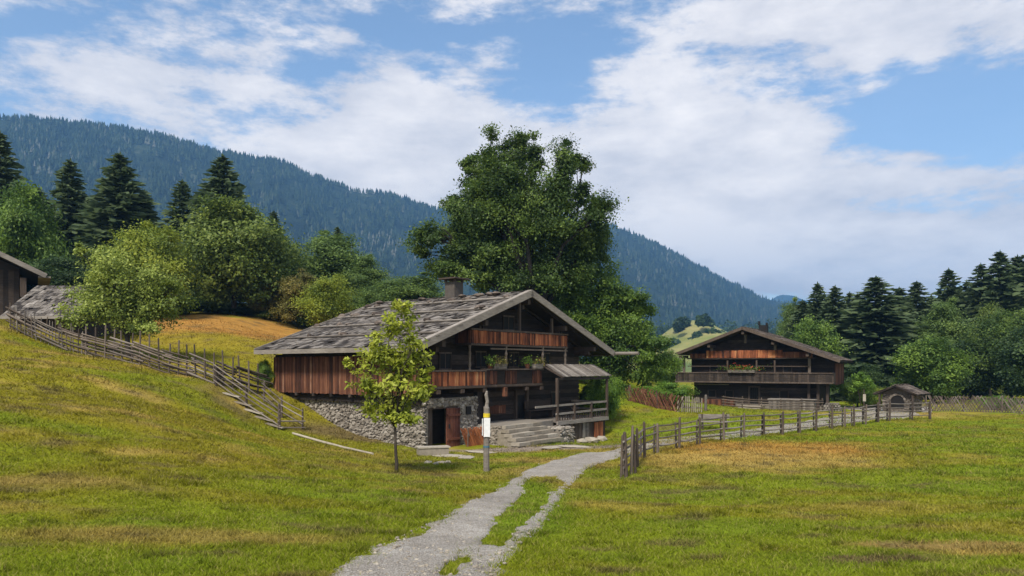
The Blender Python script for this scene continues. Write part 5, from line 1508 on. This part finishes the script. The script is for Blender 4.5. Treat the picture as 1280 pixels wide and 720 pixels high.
# track-side fence, from its clustered end post to the oven hut
TF = [(783, 597), (797, 584), (806, 573), (822, 566), (849, 561), (875, 556), (905, 551), (930, 547), (955, 545), (978, 543.5), (1000, 541.5), (1020, 539), (1040, 536), (1056, 534), (1068, 533), (1082, 531), (1098, 528), (1112, 526.5), (1140, 525), (1163, 524)]
tp = [hit(x, y) for x, y in TF]
post_rail('track_fence', tp, [1.32, 1.3, 1.28, 1.15, 1.3, 1.15, 1.2, 1.2, 1.2, 1.2, 1.2, 1.15, 1.2, 1.15, 1.2, 1.15, 1.2, 1.2, 1.25, 1.2],
          'weathered post and rail fence of paired stakes along the gravel track', (.28, .55, .82, 1.05), seed=71, pr=.06, rr=.033, twin=True, matr='wood_grey')
e = hit(786, 595); r_ = empty('stake', e + Vector((.12, .35, 0)), 0, 'loose stake bundle at the near end of the track fence', 'stake')
for k, (a, b, h) in enumerate(((0, 0, 1.42), (.16, .1, 1.15), (-.24, -.05, 1.0))):
    mb = MB(k); stake(mb, (a, b, 0), h, .045, random.Random(k), .06); mb.build('stick', M['wood_post'], r_)

def lattice(name, A, B, h, label, mat, step=.22, seed=0, tall=0.0, wd=.035):
    """crossed laths leaning both ways between two ground points"""
    A, B = Vector(A), Vector(B); rt = empty(name, A, 0, label, 'fence'); rnd = random.Random(seed)
    d = B - A; L = math.hypot(d.x, d.y); u = Vector((d.x / L, d.y / L, 0)); s = Vector((-u.y, u.x, 0))
    n = int(L / step)
    for sg, nm in ((1, 'lath'), (-1, 'crossing_lath')):
        mb = MB(seed + sg)
        for i in range(n + 1):
            x = i * step; z0 = H(A.x + u.x * x, A.y + u.y * x) - A.z
            x2 = x + sg * h * .62 * rnd.uniform(.8, 1.2)
            hh_ = h * rnd.uniform(.92, 1.1)
            mb.beam(u * x + s * .03 * sg + Z_ * (z0 - .05), u * x2 + s * .03 * sg + Z_ * (z0 + hh_), wd, wd * .6, s)
        mb.build(nm, M[mat], rt)
    for k in range(int(L / 2.4) + 1):
        x = min(k * 2.4, L); mb = MB(k); z0 = H(A.x + u.x * x, A.y + u.y * x) - A.z
        stake(mb, u * x + Z_ * z0, h * 1.08, .05, rnd); mb.build('post', M['wood_post'], rt)
    return rt
lattice('lattice_fence', ground(1158, 56.5), ground(1300, 52.5), 1.12, 'long grey brown lattice fence along the far edge of the right meadow', 'wood_lattice', .17, 3, wd=.06)
lattice('lattice_fence', ground(787, 50.5), ground(846, 47.5), .98, 'red brown lattice garden fence on the bank left of the chalet', 'wood_side', .15, 4, wd=.06)
lattice('lattice_fence', FHM @ Vector((-4.75, .2, -.35)), FHM @ Vector((-2.6, .1, -.3)), .80, 'knee high red lattice fence beside the cellar door', 'wood_brick', .065, 5, wd=.045)
def picket(A, B, h, label, mat, step=.16, seed=0):
    A, B = Vector(A), Vector(B); rt = empty('picket_fence', A, 0, label, 'fence'); rnd = random.Random(seed); d = B - A; L = d.length; u = d / L
    for i in range(int(L / step) + 1):
        mb = MB(i); q = u * i * step; stake(mb, q, h * rnd.uniform(.85, 1.1), .035, rnd, .06); mb.build('picket', M[mat], rt)
    mb = MB(9); mb.beam(Z_ * .3, B - A + Z_ * .3, .03, .06); mb.beam(Z_ * .65, B - A + Z_ * .65, .03, .06); mb.build('rail', M['wood_rail'], rt)
picket(ground(847, 47.5), ground(877, 48.5), .95, 'short pale picket fence joined to the red lattice garden fence', 'wood_pale', .17, 6)
gp = ground(882, 49.5)
mb = MB(3); stake(mb, (0, 0, 0), 1.05, .10, random.Random(2), .02); tag(mb.build('gate_post', M['wood_grey']), 'stout grey gate post between the picket fence and the chalet', 'post').location = gp

# things in the chalet yard
def cmat(x, y, z): return CHM @ Vector((x, y, z))
def plank_box(name, local, size, label, cat, mat='wood_grey', lid=True):
    p = cmat(*local); p.z = H(p.x, p.y)
    rt = empty(name, p, math.radians(-32), label, cat); lx, ly, lz = size
    mb = MB(7); boards(mb, (-lx / 2, -ly / 2, 0), X_, Z_, -Y_, lx, lz, .2, .04, 3); boards(mb, (-lx / 2, ly / 2, 0), X_, Z_, Y_, lx, lz, .2, .04, 4); boards(mb, (-lx / 2, -ly / 2, 0), Y_, Z_, -X_, ly, lz, .2, .04, 5); boards(mb, (lx / 2, -ly / 2, 0), Y_, Z_, X_, ly, lz, .2, .04, 6)
    mb.build('side_boards', M[mat], rt)
    mb = MB(8)
    if lid: mb.box(-lx / 2 - .1, lx / 2 + .1, -ly / 2 - .1, ly / 2 + .1, lz + .002, lz + .07, .9)
    else: mb.box(-lx / 2 + .03, lx / 2 - .03, -ly / 2 + .03, ly / 2 - .03, lz - .25, lz - .2, .2)
    mb.build('lid' if lid else 'soil', M[mat], rt)
    return rt
plank_box('chest', (3.9, .2, 0), (3.4, 1.0, .85), 'long grey plank chest under the right end of the chalet balcony', 'chest')
plank_box('planter', (-2.3, 1.2, 0), (2.6, .7, .55), 'red brown plank bed along the chalet wall, left of its door', 'planter', 'wood_side', False)
p = cmat(.6, .9, 0); p.z = H(p.x, p.y)
mb = MB(9); mb.obox((0, 0, .10), (.9, 0, 0), (0, .45, 0), (0, 0, .14)); mb.obox((0, -.6, .02), (.95, 0, 0), (0, .25, 0), (0, 0, .09))
o = mb.build('doorstep', M['step_stone']); o.location = p; o.rotation_euler.z = math.radians(-32); tag(o, 'broad stone doorstep in front of the chalet door', 'doorstep')
def bench(loc, rz, L, label, mat='wood_grey'):
    rt = empty('bench', loc, rz, label, 'bench')
    mb = MB(1); mb.box(-L / 2, L / 2, -.2, .2, .42, .48, .8); mb.build('seat', M[mat], rt)
    mb = MB(2); mb.box(-L / 2, L / 2, .2, .24, .6, .85, .7); mb.build('backrest', M[mat], rt)
    for sx in (-1, 1):
        for sy in (-.15, .18):
            mb = MB(3); mb.box(sx * (L / 2 - .2) - .04, sx * (L / 2 - .2) + .04, sy - .03, sy + .03, -.05, .42 if sy < 0 else .85, .4); mb.build('leg', M['wood_mid'], rt)
bench(hit(893, 537), math.radians(-8), 1.7, 'small pale bench behind the track fence on the yard grass')
def log_pile(loc, rz, label, n=(9, 4), L=.5):
    rt = empty('log_pile', loc, rz, label, 'log pile'); r = random.Random(3)
    for j in range(n[1]):
        mb = MB(j)
        for i in range(n[0] - j):
            x = (i - (n[0] - j) / 2) * .2; z = .09 + j * .17; mb.tube([(x, -L / 2 + r.uniform(-.05, .05), z), (x, L / 2, z)], [.09 * r.uniform(.8, 1.1)] * 2, 8)
        mb.build('logs', M['wood_grey'], rt)
p = cmat(6.9, .6, 0); log_pile((p.x, p.y, H(p.x, p.y)), math.radians(-32), 'low log pile at the right corner of the chalet', (8, 4), .6)
A_, B_ = cmat(-1.2, -1.2, 0), cmat(6.4, -1.4, 0)
yf = [A_.lerp(B_, k / 5) for k in range(6)]; yf = [Vector((q.x, q.y, H(q.x, q.y))) for q in yf]
post_rail('yard_fence', yf, [.95] * 6, 'grey rail fence in front of the chalet yard, behind the track', (.2, .42, .64, .84), seed=91, pr=.055, rr=.04, matr='wood_post', matp='wood_post')

# waymark post in front of the farmhouse
p = hit(608, 589); k = p.y / F
rt = empty('signpost', p, 0, 'grey wooden post with white notice and yellow band before the farmhouse steps', 'signpost')
zt = lambda y: (589 - y) * k
mb = MB(1); mb.tube([(0, 0, -.2), (.0, 0, zt(560)), (.01, 0, zt(520)), (.005, 0, zt(511)), (-.02, 0, zt(508))], [.105, .10, .098, .10, .085], 10, .6); mb.build('post', M['wood_grey'], rt)
mb = MB(2); mb.tube([(0, 0, zt(510)), (.03, 0, zt(502)), (-.01, 0, zt(494)), (.02, 0, zt(489))], [.07, .055, .06, .03], 7, .7); mb.build('stub', M['wood_grey'], rt)
mb = MB(3); mb.box(-.085, .125, -.135, -.115, zt(546), zt(522.5), .5); mb.build('notice', M['white_paint'], rt)
mb = MB(3); mb.obox((-.125, -.06, zt(534)), (.012, 0, 0), (0, .09, 0), (0, 0, .27)); mb.build('side_notice', M['white_paint'], rt)
mb = MB(4); mb.tube([(.005, 0, zt(522)), (.008, 0, zt(517))], [.112, .112], 10); mb.build('yellow_band', M['yellow_paint'], rt)
mb = MB(5); mb.tube([(.0, 0, zt(559.5)), (.0, 0, zt(557.5))], [.108, .108], 10); mb.build('blue_band', M['blue_paint'], rt)

# small waymark and young tree by the oven hut
p = hit(1080, 531); p = ground(1080, p.y + 3.5)
rt = empty('waymark', p, 0, 'thin pole with a small whitish board near the oven hut', 'sign')
kk = p.y / F; mb = MB(1); mb.tube([(0, 0, -.2), (0, 0, 1.9)], [.04, .03], 6); mb.build('pole', M['wood_post'], rt)
mb = MB(2); mb.box(-.09, .09, -.06, -.035, 1.15, 1.6); mb.build('board', M['wood_pale'], rt)
p2 = ground(1076, 60)
plant_tree('sapling', p2, broadleaf('t', oval(3.1, 1.9, 5, 5, .4), .035, 1.1, 55, clumps=8, leaves=40, leaf=.15, mat='leaf_hedge', spread=.4), 'small young tree beside the thin waymark pole', 'sapling')

# stones about the yard
p = hit(541, 569)
mb = MB(2); mb.obox((0, 0, .14), (.62, .05, 0), (-.02, .24, 0), (0, 0, .17), .3); mb.obox((0.02, 0, .335), (.66, .05, 0), (-.02, .27, 0), (0, 0, .025), .9)
o = mb.build('stone_trough', M['step_stone']); o.location = p; o.rotation_euler.z = .25; tag(o, 'low grey stone block beside the cellar door', 'stone block')
SL_ = [(562, 571, .8, .35, 'flat pale slab in front of the cellar door, beside the stone block'), (583, 573, .6, .3, 'flat pale slab below the knee high red lattice'), (600, 566, .9, .25, 'long thin slab at the foot of the red lattice'),
       (535, 580, .18, .14, 'white stone at the left end of the row in the grass'), (545, 581, .14, .12, 'small white stone, second in the row in the grass'), (553, 580, .2, .14, 'white stone in the middle of the row in the grass'), (560, 579, .16, .12, 'white stone at the right end of the row in the grass'),
       (718, 559, .9, .4, 'flat slab between the steps and the track'), (690, 560, .9, .4, 'flat slab at the foot of the farmhouse steps'), (740, 553, .5, .35, 'grey boulder under the right end of the deck'), (728, 554, .35, .3, 'smaller boulder beside the one under the deck'), (752, 551, .4, .3, 'pale boulder at the outer corner of the deck'),
       (778, 487, .7, .5, 'brown boulder on the bank under the green tree'), (790, 491, .6, .4, 'lower brown boulder on the bank')]
for i, (x, y, a, b, lb) in enumerate(SL_):
    q = hit(x, y); mb = MB(i); flat_ = 'slab' in lb
    mb.rock((0, 0, .03 if flat_ else b * .3), a, b if flat_ else a * .8, .06 if flat_ else b * .6, i * 1.3, .7, .18)
    o = mb.build('slab' if flat_ else 'stone', M['step_stone'] if i < 12 else M['shingle_brown']); o.location = q; tag(o, lb, 'slab' if flat_ else 'stone')

# ------------------------------------------------------------------ air
mh = bpy.data.materials.new('valley_haze'); mh.use_nodes = True
nt = NT(mh.node_tree)
vol = nt.n('ShaderNodeVolumePrincipled', {'Color': (0.24, 0.54, 0.98, 1), 'Density': 0.00023, 'Anisotropy': 0.1})
nt.n('ShaderNodeOutputMaterial', {'Volume': vol.outputs[0]})
mb = MB(0); mb.box(-2600, 2600, -140, 4800, -6.5, 640)
tag(mb.build('haze', mh), 'thin blue summer haze filling the valley', 'haze', kind='stuff')
